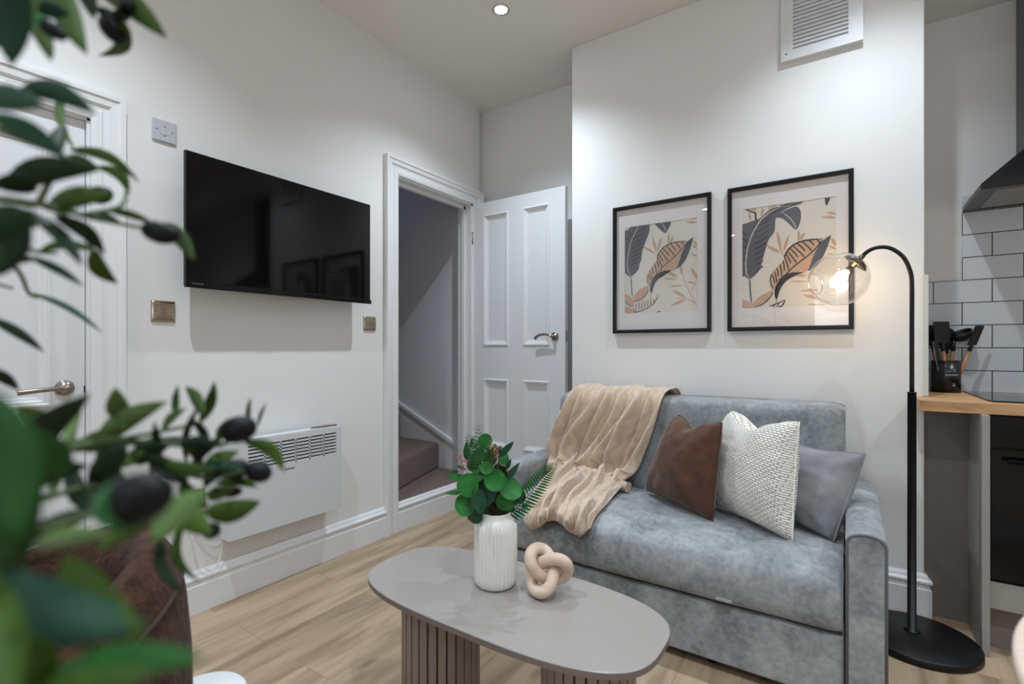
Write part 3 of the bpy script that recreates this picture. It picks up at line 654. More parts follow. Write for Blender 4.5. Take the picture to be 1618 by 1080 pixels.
artL = [lf(380, 560, 350, 415, 24), lf(378, 560, 280, 508, 24), lf(388, 555, 428, 440, 22), lf(485, 490, 490, 408, 20), lf(490, 485, 528, 425, 20), ('line', 3, [(6, [(380, 560), (410, 590)])]),
        lf(185, 355, 175, 300, 16), lf(250, 335, 265, 265, 20), lf(540, 700, 455, 700, 22), lf(545, 738, 430, 736, 12), lf(625, 790, 490, 797, 14), lf(640, 850, 510, 820, 24), lf(660, 885, 540, 882, 10), lf(560, 700, 575, 665, 18),
        lf(730, 335, 630, 328, 18), lf(730, 310, 660, 300, 16), lf(730, 520, 690, 460, 24), lf(730, 535, 675, 512, 16), lf(705, 570, 665, 558, 10), ('line', 3, [(6, [(640, 850), (690, 880)]), (8, [(340, 895), (350, 840), (330, 780)])]),
        ('poly', 3, [(140, 277), (200, 292), (218, 290), (218, 262), (140, 262)]), ('poly', 3, [(290, 308), (320, 290), (360, 262), (330, 255), (300, 262)]), ('poly', 3, [(355, 270), (520, 232), (500, 250), (440, 262), (380, 266)]),
        ('line', 1, [(8, [(150, 280), (190, 298), (218, 302)]), (11, [(214, 300), (218, 350)]), (7, [(365, 258), (430, 254), (520, 232)]), (6, [(380, 262), (420, 246), (470, 236)]), (6, [(430, 262), (470, 252), (505, 246)])]),
        ('spoly', 0, [(450, 262), (400, 285), (345, 335), (335, 420), (300, 470), (280, 530), (262, 590), (250, 640), (230, 680), (180, 722), (150, 705), (120, 680), (120, 410), (160, 370), (215, 350), (250, 335), (290, 295), (350, 268)]),
        ('line', 1, [(8, [(190+i*3, 400+i*34), (255, 375+i*34), (315-i*8, 335+i*38)]) for i in range(9)] + [(8, [(128, 420+i*44), (165, 450+i*40)]) for i in range(6)] + [(7, [(250, 345), (300, 310), (380, 280)]), (7, [(235, 370), (290, 335), (345, 300)])]),
        ('line', 4, [(7, [(365, 270), (290, 310), (240, 360), (205, 420), (170, 500), (155, 600), (155, 680), (180, 720)])]),
        ('line', 2, [(9, [(178, 718), (182, 800), (190, 875)])]),
        ('spoly', 0, [(470, 262), (400, 290), (345, 330), (385, 338), (430, 375), (470, 410), (495, 370), (503, 320), (495, 280)]), ('line', 4, [(5, [(385, 302), (430, 335), (460, 375), (470, 402)])]),
        ('poly', 1, [(652, 210), (688, 206), (680, 230), (665, 262), (655, 240)]),
        ('spoly', 2, [(693, 442), (670, 520), (625, 610), (585, 650), (545, 668), (575, 590), (610, 520), (640, 480)]),
        ('spoly', 3, [(640, 468), (605, 530), (575, 590), (545, 668), (490, 690), (430, 700), (370, 730), (335, 790), (318, 780), (308, 730), (320, 680), (395, 600), (405, 560), (440, 515), (520, 480), (590, 468)]),
        ('line', 1, [(8, [(345, 740), (400, 700), (460, 640), (540, 580), (600, 525), (640, 470)]), (10, [(395, 590), (412, 552), (450, 510), (520, 480), (638, 468)])] +
                    stripes([(315, 700), (350, 650), (395, 595), (412, 552), (450, 510), (520, 480), (635, 468)], [(338, 790), (355, 735), (400, 700), (460, 640), (520, 595), (575, 550), (630, 490)], 14, 8) + [(7, [(318, 690), (308, 730), (325, 790)])]),
        ('spoly', 1, [(520, 680), (450, 680), (395, 702), (350, 755), (335, 810), (345, 850), (355, 840), (375, 780), (410, 735), (460, 705)]),
        ('spoly', 3, [(325, 790), (270, 815), (220, 850), (195, 885), (210, 900), (250, 885), (300, 845), (325, 815)]), ('line', 1, [(7, [(205, 900), (260, 882), (305, 842), (325, 805)])]),
        ('poly', 3, [(120, 842), (165, 862), (200, 885), (205, 905), (120, 905)]), ('poly', 1, [(122, 885), (142, 897), (122, 900)]),
        ('spoly', 4, [(402, 852), (350, 880), (300, 895), (340, 900), (380, 892)]), ('line', 1, [(8, [(402, 852), (385, 890), (360, 898)]), (6, [(300, 893), (350, 878), (400, 853)]), (6, [(335, 884), (325, 898)]), (6, [(365, 872), (350, 898)])])]
frame(-1.097, -.574, 1.186, 1.888, -1.032, -.643, 1.295, 1.772, S1, artS, 'smaller looking left one of two black framed leaf prints, farther from the floor lamp')
frame(-.496, .019, 1.186, 1.888, -.431, -.046, 1.295, 1.780, S2, artL, 'black framed leaf print on the right, partly behind the glass lamp globe')

# ------------------------------------------------------------------ wall vent
vt = thing('wall_vent', (-.108, YC, 2.43), 'white louvred ventilation panel high on the chimney wall', 'vent')
vx0, vx1, vz0, vz1 = -.262, .052, 2.435, 2.79; yv = YC-.028
mb = MB(); lx0, lx1, lz0, lz1 = -.213, -.001, 2.475, 2.745
mb.box((vx0, yv, vz0), (lx0, YC, vz1)); mb.box((lx1, yv, vz0), (vx1, YC, vz1)); mb.box((lx0, yv, vz0), (lx1, YC, lz0)); mb.box((lx0, yv, lz1), (lx1, YC, vz1))
mb.build('surround', M['white'], vt)
mb = MB(); nl = 15
for k in range(nl):
    z = lz0+(k+.5)*(lz1-lz0)/nl; mb.obox((( lx0+lx1)/2, yv+.010, z), ((lx1-lx0)/2, 0, 0), (0, .006, .0125), (0, -.0012, .001))
mb.build('louvres', M['white'], vt)
MB().box((lx0, yv+.020, lz0), (lx1, yv+.024, lz1)).build('louvre_backing', M['mark'], vt)
MB().lathe([(0, 0), (.004, 0), (.003, .002), (0, .002)], (vx0+.022, yv, vz0+.030), 12, axis=(0, -1, 0)).build('screw', M['mark'], vt)

# ------------------------------------------------------------------ kitchen corner
mb = MB(); mb.box((XCR, YK-.009, .905), (XR-.002, YK-.0005, 1.4145)); mb.box((.433, YK-.009, 1.4145), (1.03, YK-.0005, 1.80))
ts = mb.build('tiled_splashback', M['wall'], label='white brick bond wall tiles with dark grout behind the worktop', cat='wall tiles')
ts.data.materials[0] = tilemat('metro_tiles', ts.location.x-.433+.2025*10+.00, ts.location.z-1.4145+.1035*21)
MB().box((XCR-.004, YC-.004, .905), (XCR+.012, YC+.30, 1.405)).build('tile_trim', mat('trim_strip_white', (196, 200, 196), .5), label='narrow white tile edging strip on the chimney corner above the worktop', cat='tile trim')
wt = MB(); wt.prism([(.226, 2.462, .862), (XR, 2.462, .862), (XR, YK-.01, .862), (XCR+.013, YK-.01, .862), (XCR+.013, YC-.005, .862), (.226, YC-.001, .862)], (0, 0, .041))
wt.build('worktop', M['worktop'], bevel=.002, label='oak kitchen worktop beside the chimney wall', cat='worktop')
hb = thing('induction_hob', (.73, 2.78, .903), 'black glass hob set on the oak worktop', 'hob')
MB().prism([(.433, 2.56, .9035), (.443, 2.516, .9035), (1.02, 2.516, .9035), (1.02, 3.03, .9035), (.433, 3.03, .9035)], (0, 0, .005)).build('glass_top', M['blackgloss'], hb, bevel=.0015)
mb = MB()
for x, y, r in ((.58, 2.65, .085), (.86, 2.65, .105), (.58, 2.90, .105), (.86, 2.90, .085)): mb.lathe([(r-.002, .9086), (r, .9086), (r, .9088), (r-.002, .9088)], (x, y, 0), 40, cap=False)
mb.build('cooking_zone', M['mark'], hb)
bc = thing('base_cabinet', (.6, 2.76, 0), 'grey kitchen base cabinet with end panel under the worktop', 'cabinet')
MB().box((.396, 2.425, 0), (.418, 3.05, .862)).build('end_panel', M['cab'], bc, bevel=.001)
MB().box((XCR+.002, YC+.02, 0), (.396, YC+.04, .862)).build('filler_panel', M['cabdk'], bc)
MB().box((.423, 2.455, .166), (1.02, 2.475, .262)).build('drawer_front', M['cab'], bc, bevel=.0015)
MB().box((.419, 2.52, 0), (XR-.001, 2.535, .166)).build('plinth', M['cabdk'], bc)
MB().box((1.026, 2.455, .166), (1.62, 2.475, .855)).build('door', M['cab'], bc, bevel=.0015)
MB().box((1.626, 2.455, .166), (XR-.004, 2.475, .855)).build('door', M['cab'], bc, bevel=.0015)
MB().box((.42, 2.48, .166), (XR-.002, 3.05, .20)).build('carcass', M['cabdk'], bc)
ov = thing('built_in_oven', (.72, 2.75, .27), 'black glass built in oven under the worktop', 'oven')
MB().box((.423, 2.478, .268), (1.02, 3.0, .858)).build('body', M['black'], ov)
MB().box((.423, 2.452, .272), (1.02, 2.476, .742)).build('door', M['blackgloss'], ov, bevel=.002)
MB().box((.423, 2.452, .748), (1.02, 2.476, .858)).build('control_panel', M['blackgloss'], ov, bevel=.002)
mb = MB(); mb.tube([(.46, 2.418, .705), (.98, 2.418, .705)], .008, 12); mb.tube([(.49, 2.418, .705), (.49, 2.455, .705)], .006, 8); mb.tube([(.95, 2.418, .705), (.95, 2.455, .705)], .006, 8)
mb.build('handle', M['blackgloss'], ov)
for x in (.60, .72, .84): MB().lathe([(.018, 0), (.018, .015), (.015, .018), (0, .018)], (x, 2.452, .80), 20, axis=(0, -1, 0)).build('knob', M['black'], ov)
hd = thing('cooker_hood', (.733, 2.87, 1.725), 'black chimney cooker hood over the hob', 'cooker hood')
hx0, hx1, hy0_, hy1_, hz = .433, 1.033, 2.665, YK-.010, 1.728
mb = MB()
A = [(hx0, hy0_), (hx1, hy0_), (hx1, hy1_), (hx0, hy1_)]; B = [(.61, 2.83), (.857, 2.83), (.857, hy1_), (.61, hy1_)]
R = [[mb.bm.verts.new((x, y, z)) for x, y in Q] for Q, z in ((A, hz), (A, hz+.022), (B, 1.93))]
for i in range(2):
    for k in range(4): mb.face([R[i][k], R[i][(k+1) % 4], R[i+1][(k+1) % 4], R[i+1][k]])
mb.face(R[2]); I = [mb.bm.verts.new((x, y, hz)) for x, y in ((hx0+.05, hy0_+.05), (hx1-.05, hy0_+.05), (hx1-.05, hy1_-.03), (hx0+.05, hy1_-.03))]
for k in range(4): mb.face([R[0][k], I[k], I[(k+1) % 4], R[0][(k+1) % 4]])
J = [mb.bm.verts.new(v.co+Vector((0, 0, .008))) for v in I]
for k in range(4): mb.face([I[k], J[k], J[(k+1) % 4], I[(k+1) % 4]])
mb.face(J)
mb.build('canopy', mat('hood_black', (34, 34, 37), .22, metal=.4), hd, bevel=.002)
MB().box((hx0+.052, hy0_+.052, hz+.001), (hx1-.052, hy1_-.032, hz+.0075)).build('filter', M['hood_under'], hd)
MB().box((.611, 2.835, 1.928), (.856, hy1_, SOF)).build('duct', mat('duct_black', (44, 45, 50), .3, metal=.4), hd, bevel=.002)

# utensil pot
ux, uy, uz = .366, 2.985, .9035; ur = .053; uh = .143
up = thing('utensil_pot', (ux, uy, uz), 'black kitchen utensil pot with pale printing on the worktop', 'utensil pot')
MB().lathe([(0, 0), (ur, 0), (ur, uh), (ur-.003, uh), (ur-.003, .006), (0, .006)], (ux, uy, uz), 40, cap=False).build('pot', mat('tub_black', (17, 17, 19), .3), up)
def onpot(ang, h, off=.0006): return Vector((ux+(ur+off)*math.cos(ang), uy+(ur+off)*math.sin(ang), uz+h))
fa = math.atan2(-uy, -ux)+.35
mb = MB()
def band(a0, a1, h0, h1, n=6):
    for k in range(n):
        b0 = fa+a0+(a1-a0)*k/n; b1 = fa+a0+(a1-a0)*(k+1)/n
        mb.poly([onpot(b0, h0), onpot(b1, h0), onpot(b1, h1), onpot(b0, h1)])
for k in range(9): band(-.38+k*.105, -.38+k*.105+.085, .076, .083, 2)
for k in range(6): band(-.32+k*.06, -.32+k*.06+.04, .094, .097, 1)
band(.12, .30, .040, .043, 2); band(.10, .32, .030, .036, 3)
mb.build('printed_text', M['tubtext'], up, weld=False)
mb = MB(); mb.tube([onpot(fa+.14, .092), onpot(fa+.34, .106)], .0008, 4); mb.tube([onpot(fa+.34, .092), onpot(fa+.14, .106)], .0008, 4)
mb.build('cross_emblem', mat('emblem_white', (200, 205, 210), .6), up, weld=False)
def utensil(name, dx, dy, tx, ty, hz_, head, label, group='utensils in the black pot'):
    b = Vector((ux+dx, uy+dy, uz+.014)); tp = Vector((ux+tx, uy+ty, uz+hz_)); ax = (tp-b).normalized(); L_ = (tp-b).length
    t = thing(name, b, label, 'kitchen utensil', group)
    k0 = L_*.68
    mb = MB(); mb.tube([b, b+ax*(k0*.5), b+ax*k0], [.006, .0085, .0075], 10); mb.build('handle', M['utwood'], t)
    mb = MB(); mb.tube([b+ax*k0, b+ax*(k0+.025), b+ax*(L_*.86)], [.0085, .0065, .006], 10)
    side = Vector((-.559*0+.83, .56, 0)).normalized(); up_ = ax; nrm = side.cross(up_).normalized()
    if head == 'spoon': mb.ball(tp-up_*.01, .040, 1, .35, 1.3, rot=Matrix((side, nrm, up_)).transposed())
    if head == 'turner': mb.obox(tp+up_*.005, side*.036, nrm*.002, up_*.05)
    if head == 'ladle':
        c = tp+side*.022; 
        def f(a, b_):
            th = a*2*PI; ph = PI/2+b_*PI/2
            d = Vector((math.cos(th)*math.sin(ph), math.sin(th)*math.sin(ph), math.cos(ph)))*.042
            return c+Matrix.Rotation(.5, 3, nrm) @ d
        mb.grid(f, 20, 8, closeu=True)
    if head == 'spatula': mb.obox(tp-up_*.01, side*.018, nrm*.004, up_*.045)
    mb.build('head', M['black'], t, bevel=.0015 if head in ('turner', 'spatula') else 0, solid=.002 if head == 'ladle' else 0)
utensil('serving_spoon', -.02, .01, -.045, .03, .265, 'spoon', 'black solid spoon with wooden handle at the left of the pot, beside the tile trim')
utensil('slotted_turner', .0, -.02, -.015, -.02, .265, 'turner', 'black flat turner with wooden handle in the middle of the pot')
utensil('soup_ladle', .01, .02, .035, .012, .27, 'ladle', 'black ladle rising at the back of the pot')
utensil('cooking_spatula', .025, -.005, .105, .0, .265, 'spatula', 'black spatula with wooden handle leaning far right out of the pot')
utensil('pasta_server', -.005, .025, .01, .025, .25, 'spoon', 'black pasta server standing behind the turner in the pot')
t = thing('kitchen_tongs', (ux-.015, uy-.035, uz+.02), 'steel edged black tongs standing at the front of the pot', 'tongs', None)
q0 = Vector((ux-.01, uy-.036, uz+.02)); q1 = Vector((ux-.042, uy-.036, uz+.225)); sd = Vector((.83, .56, 0)).normalized()
MB().obox((q0+q1)/2, sd*.010, Vector((-.56, .83, 0))*.004, (q1-q0)/2).build('grip', M['black'], t, bevel=.003)
mb = MB(); mb.tube([q0+sd*.011, q1+sd*.009, q1+Vector((0, 0, .008)), q1-sd*.009, q0-sd*.011], .0016, 8); mb.build('edge_wire', M['chrome'], t)

# ------------------------------------------------------------------ sofa
sf = thing('sofa', (-.65, 2.2, 0), 'grey crushed velvet two seater sofa bed against the chimney wall', 'sofa')
SX0, SX1, SY0, SY1 = -1.297, -.012, 1.79, 2.60
MB().box((SX0, SY0+.004, .035), (SX1, SY1-.06, .235)).build('drawer_base', M['velvet'], sf, bevel=.008, seg=3)
tufts = [(-1.0, 1.93), (-.655, 1.90), (-.315, 1.925)]
prof = catmull([(0, 1.81, .242), (0, 1.782, .255), (0, 1.772, .30), (0, 1.774, .35), (0, 1.79, .395), (0, 1.83, .425), (0, 1.90, .437), (0, 2.05, .440), (0, 2.25, .432), (0, 2.45, .42)], 56)
def seatf(a, b):
    x = SX0+.003+(SX1-SX0-.006)*a; p = prof[min(55, int(round(b*55)))].copy()
    edge = min(1, min(a, 1-a)*22); y, z = p.y, p.z
    z2 = z; top = max(0, min(1, (z-.33)/.08))
    for tx, ty in tufts:
        d2 = (x-tx)**2+(y-ty)**2; d = math.sqrt(d2)
        z2 -= top*(.024*math.exp(-d2/(2*.05**2))+.026*math.exp(-d2/(2*.018**2)))
        an = math.atan2(y-ty, x-tx); z2 += top*.0065*math.sin(an*11+tx*7)*math.exp(-((d-.06)/.035)**2)
    if -1.0 < x < -.315: z2 -= top*.007*math.exp(-((y-1.915)/.012)**2)
    z2 += top*.004*nz((x*5, y*5, 3)); y2 = y-.004*(1-top)*nz((x*4, z*9, 1))
    z2 -= (1-edge)**2*.018*top; y2 += (1-edge)**2*.012
    return Vector((x, y2, z2))
mb = MB(); V = mb.grid(seatf, 150, 56)
for row, rv in ((V[0], False), (V[-1], True)):
    mb.face((row if rv else list(reversed(row)))+([] if True else []), 0)
mb.build('seat_cushion', M['velvet'], sf, recalc=True)
MB().box((SX0+.01, 1.82, .234), (SX1-.01, 2.5, .25)).build('seat_gap', M['seam'], sf)
# backrest
bp_ = [(2.335, .36), (2.352, .55), (2.372, .74), (2.385, .83), (2.405, .858), (2.44, .866), (2.55, .866), (2.585, .85), (2.595, .82), (2.60, .30), (2.45, .30)]
mb = MB(); nX = 60
def bk(a, b):
    x = SX0-.002+(SX1-SX0+.004)*a; q = bkp[min(len(bkp)-1, int(round(b*(len(bkp)-1))))]
    e = min(1, min(a, 1-a)*28); k = (1-e)**2
    y = q.y+k*.014*(1 if q.y < 2.45 else -1); z = q.z-(k*.014 if q.z > .8 else 0)
    y -= .004*nz((x*4, q.z*4, 9)) if q.y < 2.5 else 0
    return Vector((x, y, z))
bkp = catmull([Vector((0, a, b)) for a, b in bp_], 50)
V = mb.grid(bk, nX, 50); mb.face(list(reversed(V[0]))); mb.face(V[-1])
mb.build('backrest', M['velvet'], sf)
def arm(x0, x1):
    r = (x1-x0)/2; cxm = (x0+x1)/2; ztop = .558
    ys = [1.782, 1.784, 1.80, 1.9, 2.1, 2.3, 2.44, 2.52, 2.55]; 
    def prof_(y, ins):
        pts = [(x0+ins, .045)]
        for k in range(0, 13):
            an = PI-PI*k/12; pts.append((cxm+(r-ins)*math.cos(an), ztop-.035+(.035-ins*.6)*math.sin(an)**.8 if math.sin(an) > 0 else ztop-.035))
        pts.append((x1-ins, .045)); return [Vector((px, y, pz)) for px, pz in pts]
    mb = MB(); rows = []
    for y in ys:
        ins = .006 if y in (1.782, 2.55) else 0
        row = prof_(y, ins)
        if 1.85 < y < 2.5:
            for p in row: p.z += .004*nz((p.x*9, y*3, 2)) if p.z > .2 else 0
        rows.append([mb.bm.verts.new(p) for p in row])
    for i in range(len(rows)-1):
        for k in range(len(rows[0])-1): mb.face([rows[i][k], rows[i][k+1], rows[i+1][k+1], rows[i+1][k]], 0, True)
        mb.face([rows[i][-1], rows[i][0], rows[i+1][0], rows[i+1][-1]])
    mb.face(rows[0]); mb.face(list(reversed(rows[-1])))
    a = mb.build('arm', M['velvet'], sf)
    mb = MB(); q = prof_(1.7825, .004); mb.tube(q, .0042, 8); mb.build('piping', M['pipe'], a)
arm(-.008, .094); arm(-1.402, -1.300)
MB().obox((-.345, 1.778, .262), (.026, 0, 0), (0, .008, 0), (0, 0, .006)).build('pull_tab', M['tab'], sf, bevel=.004)
MB().obox((-.935, 1.782, .222), (.020, 0, 0), (0, .003, 0), (0, 0, .016)).build('pull_tab', M['tab'], sf, bevel=.002)
for x in (-1.35, -1.0, -.4, .04):
    for y in (1.86, 2.5): MB().lathe([(.018, 0), (.024, .05)], (x, y, 0), 16).build('foot', M['black'], sf)

# ------------------------------------------------------------------ cushions
def cushion(name, bl, br, tr, tl, thick, m, label, wr=.006, seed=1, pinch=.10, chop=.0):
    bl, br, tr, tl = map(Vector, (bl, br, tr, tl))
    nrm = ((br-bl).cross(tl-bl)).normalized()
    if nrm.dot(Vector((0, 0, CAMH))-bl) < 0: nrm = -nrm
    n = 34
    def surf(sgn):
        def f(a, b):
            s, t_ = 2*a-1, 2*b-1
            s2 = s*(1-pinch*(1-t_*t_)*abs(s)**1.5); t2 = t_*(1-pinch*(1-s*s)*abs(t_)**1.5)
            t2 -= chop*math.exp(-(s/.42)**2)*max(0, (t_+1)/2)**4
            A, B = (s2+1)/2, (t2+1)/2
            p = (bl*(1-A)+br*A)*(1-B)+(tl*(1-A)+tr*A)*B
            h = thick*max(0, (1-s*s)*(1-t_*t_))**.36/2
            wk = wr*(nz((s*2.2+seed, t_*2.2, seed))+.5*nz((s*5+seed, t_*5, seed)))*min(1, h/thick*4)
            # creases running in from the corners
            dd = min(abs(abs(s)-abs(t_)), 1); wk += .004*math.sin(10*(abs(s)-abs(t_)))*max(0, (abs(s)*abs(t_)))*min(1, h/thick*4)
            return p+nrm*(sgn*(h+wk)*(1.15 if sgn > 0 else .6))
        return f
    mb = MB(); mb.grid(surf(1), n, n); mb.grid(surf(-1), n, n, flip=True)
    bmesh.ops.remove_doubles(mb.bm, verts=mb.bm.verts, dist=.0004)
    o = mb.build(name, m, label=label, cat='cushion', weld=False)
    # seam piping round the edge
    f = surf(0); pts = [f(i/28, 0) for i in range(28)]+[f(1, i/28) for i in range(28)]+[f(1-i/28, 1) for i in range(28)]+[f(0, 1-i/28) for i in range(28)]
    mb = MB(); mb.tube(pts, .0028, 6, closed=True); c = mb.build('seam', m, o); c.matrix_parent_inverse = Matrix.Translation(-o.location)
    return o
cushion('scatter_cushion', (-.775, 2.262, .447), (-.430, 2.010, .442), tuple(onY(1141, 668, 2.055)), tuple(onY(1071, 655, 2.300)), .165, M['brownp'], 'dark brown square cushion leaning on the sofa beside the beige throw', seed=3, pinch=.04, chop=.26)
cushion('scatter_cushion', (-.470, 2.215, .447), (-.160, 1.955, .440), tuple(onY(1263, 667, 2.04)), tuple(onY(1155, 649, 2.285)), .19, M['woven'], 'cream woven textured cushion in the middle of the three', seed=8, pinch=.035, chop=.24)
cushion('scatter_cushion', (-.235, 2.262, .447), (-.042, 2.03, .440), tuple(onY(1368, 717, 2.16)), tuple(onY(1238, 697, 2.33)), .16, M['greyp'], 'grey plush cushion tucked against the right arm of the sofa', seed=5, pinch=.04, chop=.04)

# ------------------------------------------------------------------ throw
mb = MB()
def interp(tab, t):
    t = t*(len(tab)-1); k = min(int(t), len(tab)-2); f = t-k; return tab[k]*(1-f)+tab[k+1]*f
Lg = catmull([(-1.20, 2.60, .60), (-1.20, 2.60, .80), (-1.19, 2.55, .876), (-1.185, 2.44, .880), (-1.195, 2.365, .835), (-1.235, 2.345, .72), (-1.285, 2.325, .60), (-1.29, 2.285, .50), (-1.28, 2.22, .462)], 60)
Rg = catmull([(-.70, 2.60, .58), (-.70, 2.60, .80), (-.705, 2.55, .876), (-.712, 2.44, .880), (-.722, 2.365, .840), (-.755, 2.345, .72), (-.795, 2.33, .60), (-.835, 2.295, .48), (-.86, 2.215, .455)], 60)
def ridge(x): return abs(math.sin(x))**.7
FA = [(.02, .04, .030, .030), (.12, .105, .026, .026), (.20, .16, .020, .018), (.36, .19, .036, .036), (.48, .28, .026, .024), (.62, .37, .040, .038), (.74, .50, .028, .026), (.83, .64, .034, .034), (.89, .80, .022, .020), (.975, .95, .034, .030)]
FB = [(.03, .02, .045, .030), (.20, .10, .050, .040), (.32, .26, .035, .026), (.46, .38, .045, .040), (.58, .55, .030, .024), (.68, .70, .048, .040), (.84, .86, .040, .028), (.97, .97, .040, .024)]
def folds(F, a, b, wob=0):
    h = 0
    for k, (a0, a1, w_, hh) in enumerate(F):
        c = a0+(a1-a0)*b**1.3+.012*math.sin(b*7+k*2.1)+wob*.02*math.sin(b*13+k)
        d = a-c; ww = w_*(.55 if d < 0 else 1.35)
        h = max(h, hh*math.exp(-(d/ww)**2)*(.75+.35*math.sin(b*5+k*1.7)))
    return h
def thA(a, b):
    l = interp(Lg, b); r = interp(Rg, b); p = l*(1-a)+r*a
    tan = (interp(Lg, min(1, b+.02))-interp(Lg, max(0, b-.02))).normalized(); side = (r-l).normalized(); nr = side.cross(tan).normalized()
    if b > .45 and nr.y > 0: nr = -nr
    if b <= .45 and nr.z < 0: nr = -nr
    if b < .2: nr = Vector((0, .3, 0))
    amp = .25+.85*min(1, max(0, b-.34)/.28)
    h = folds(FA, a, max(0, b-.3)/.7)*amp*1.9; q = p+nr*(.006+h+.004*(1+nz((a*5, b*4, 4))))-side*(h*.6)
    # the cloth sags into swags before it meets the seat
    if b > .7: q += nr*(.010*math.sin((b-.7)*30+a*9)*min(1, (b-.7)*8))
    if b > .85: q.z = max(q.z, .455)
    return q
mb.grid(thA, 150, 90)
# lower part bunched on the seat and spread towards its front edge
Lb = catmull([(-1.275, 2.31, .475), (-1.25, 2.12, .455), (-1.20, 1.96, .450), (-1.155, 1.85, .445), (-1.135, 1.79, .428), (-1.125, 1.762, .395), (-1.12, 1.758, .355)], 50)
Rb = catmull([(-.875, 2.24, .465), (-.86, 2.11, .455), (-.845, 1.97, .450), (-.835, 1.85, .445), (-.83, 1.79, .430), (-.825, 1.764, .405), (-.82, 1.758, .375)], 50)
def thB(a, b):
    reach = .90+.10*math.cos((a-.17)*2*PI*1.55) if a < .82 else .97-.9*(a-.82)
    be = b*reach; l = interp(Lb, be); r = interp(Rb, be); k = (be**1.2)
    aa = a+.045*math.sin(a*PI*2+b*3)*b
    p = l*(1-aa)+r*aa
    tan = (interp(Lb, min(1, be+.02))-interp(Lb, max(0, be-.02))).normalized(); nr = Vector((1, 0, 0)).cross(tan).normalized()
    if nr.z < 0: nr = -nr
    if be > .8 and nr.y > 0: nr = Vector((nr.x, -nr.y, nr.z))
    e = min(1, min(a, 1-a)*9, (1-b)*7+.25)
    fold = folds(FB, aa, b, 1)+.008*(1+nz((a*6, b*5, 11)))+.012*max(0, math.sin(b*11+a*9+2*nz((a*3, b*3, 2))))*(1-b*.5)
    amp = 1.0 if be < .8 else max(.25, 1-3*(be-.8))
    hh = max(0, amp*fold)*e; q = p+nr*(.004+hh*1.5)+Vector((hh*.6, 0, 0))
    q.y += .010*math.sin(b*14+a*7)*(1-b)
    return q
mb.grid(thB, 130, 90)
# narrow bunched roll across the join
rl = catmull([(-1.33, 2.30, .50), (-1.22, 2.275, .482), (-1.08, 2.25, .478), (-.95, 2.225, .476), (-.84, 2.20, .462)], 40)
mb.tube([p+Vector((0, 0, .008*nz(p*12))) for p in rl], [.014+.020*math.sin(PI*(i+1)/41)+.012*nz((i*.55, 0, 0)) for i in range(40)], 12)
mb.build('throw_blanket', M['fleece'], label='beige fleece throw draped over the left of the sofa back and seat', cat='throw', solid=.006, recalc=False)

# ------------------------------------------------------------------ coffee table
ct = thing('coffee_table', (-.815, 1.167, 0), 'low taupe coffee table with rounded top and slatted drum legs', 'coffee table')
TZ = .40; tcx, tcy, ta, tb, te = -.818, 1.1675, .458, .209, 3.1
def sup(an, a, b, n):
    c_, s_ = math.cos(an), math.sin(an); return (tcx+a*abs(c_)**(2/n)*(1 if c_ >= 0 else -1), tcy+b*abs(s_)**(2/n)*(1 if s_ >= 0 else -1))
outl = []
for k in range(160): outl.append(sup(2*PI*k/160+1e-4, ta, tb, te))
mb = MB(); rings = []
for ins, z in ((.004, TZ-.019), (.0, TZ-.017), (0, TZ-.002), (.0025, TZ)):
    rings.append([mb.bm.verts.new((tcx+(x-tcx)*(1-ins/.3), tcy+(y-tcy)*(1-ins/.25), z)) for x, y in outl])
for i in range(3):
    for k in range(160): mb.face([rings[i][k], rings[i][(k+1) % 160], rings[i+1][(k+1) % 160], rings[i+1][k]], 1 if i < 2 else 0, False)
mb.face(list(reversed(rings[0])), 1); mb.face(rings[-1], 0)
mb.build('tabletop', [M['tabletop'], M['tableedge']], ct)
for cx_, cy_ in ((-1.052, 1.165), (-.552, 1.165)):
    mb = MB(); mb.lathe([(.112, .0), (.112, TZ-.019)], (cx_, cy_, 0), 48, mi=1)
    ns = 27
    for k in range(ns):
        an = 2*PI*(k+.5)/ns; d = Vector((math.cos(an), math.sin(an), 0)); tdir = Vector((-d.y, d.x, 0))
        mb.obox(Vector((cx_, cy_, (TZ-.019)/2))+d*.1155, tdir*.0112, d*.0045, (0, 0, (TZ-.020)/2), 0)
    mb.build('leg', [M['slat'], M['slatgap']], ct, weld=False, bevel=.001)

# vase
vx, vy = -.872, 1.206; vt_ = thing('vase', (vx, vy, TZ), 'white ribbed glass vase holding green foliage on the coffee table', 'vase')
pv = [(0, .0), (.050, .0), (.057, .004), (.061, .014), (.0625, .03), (.0625, .165), (.060, .183), (.053, .196), (.046, .202), (.0445, .212), (.0455, .216), (.0425, .216), (.041, .204), (.048, .193), (.055, .18), (.057, .16), (.057, .02), (0, .012)]
def rib(k, h): return 1+(.028*math.cos(k*2*PI*32) if .012 < h < .196 else 0)
MB().lathe(pv, (vx, vy, TZ+.0005), 288, cap=False, mod=rib).build('body', M['vase'], vt_)

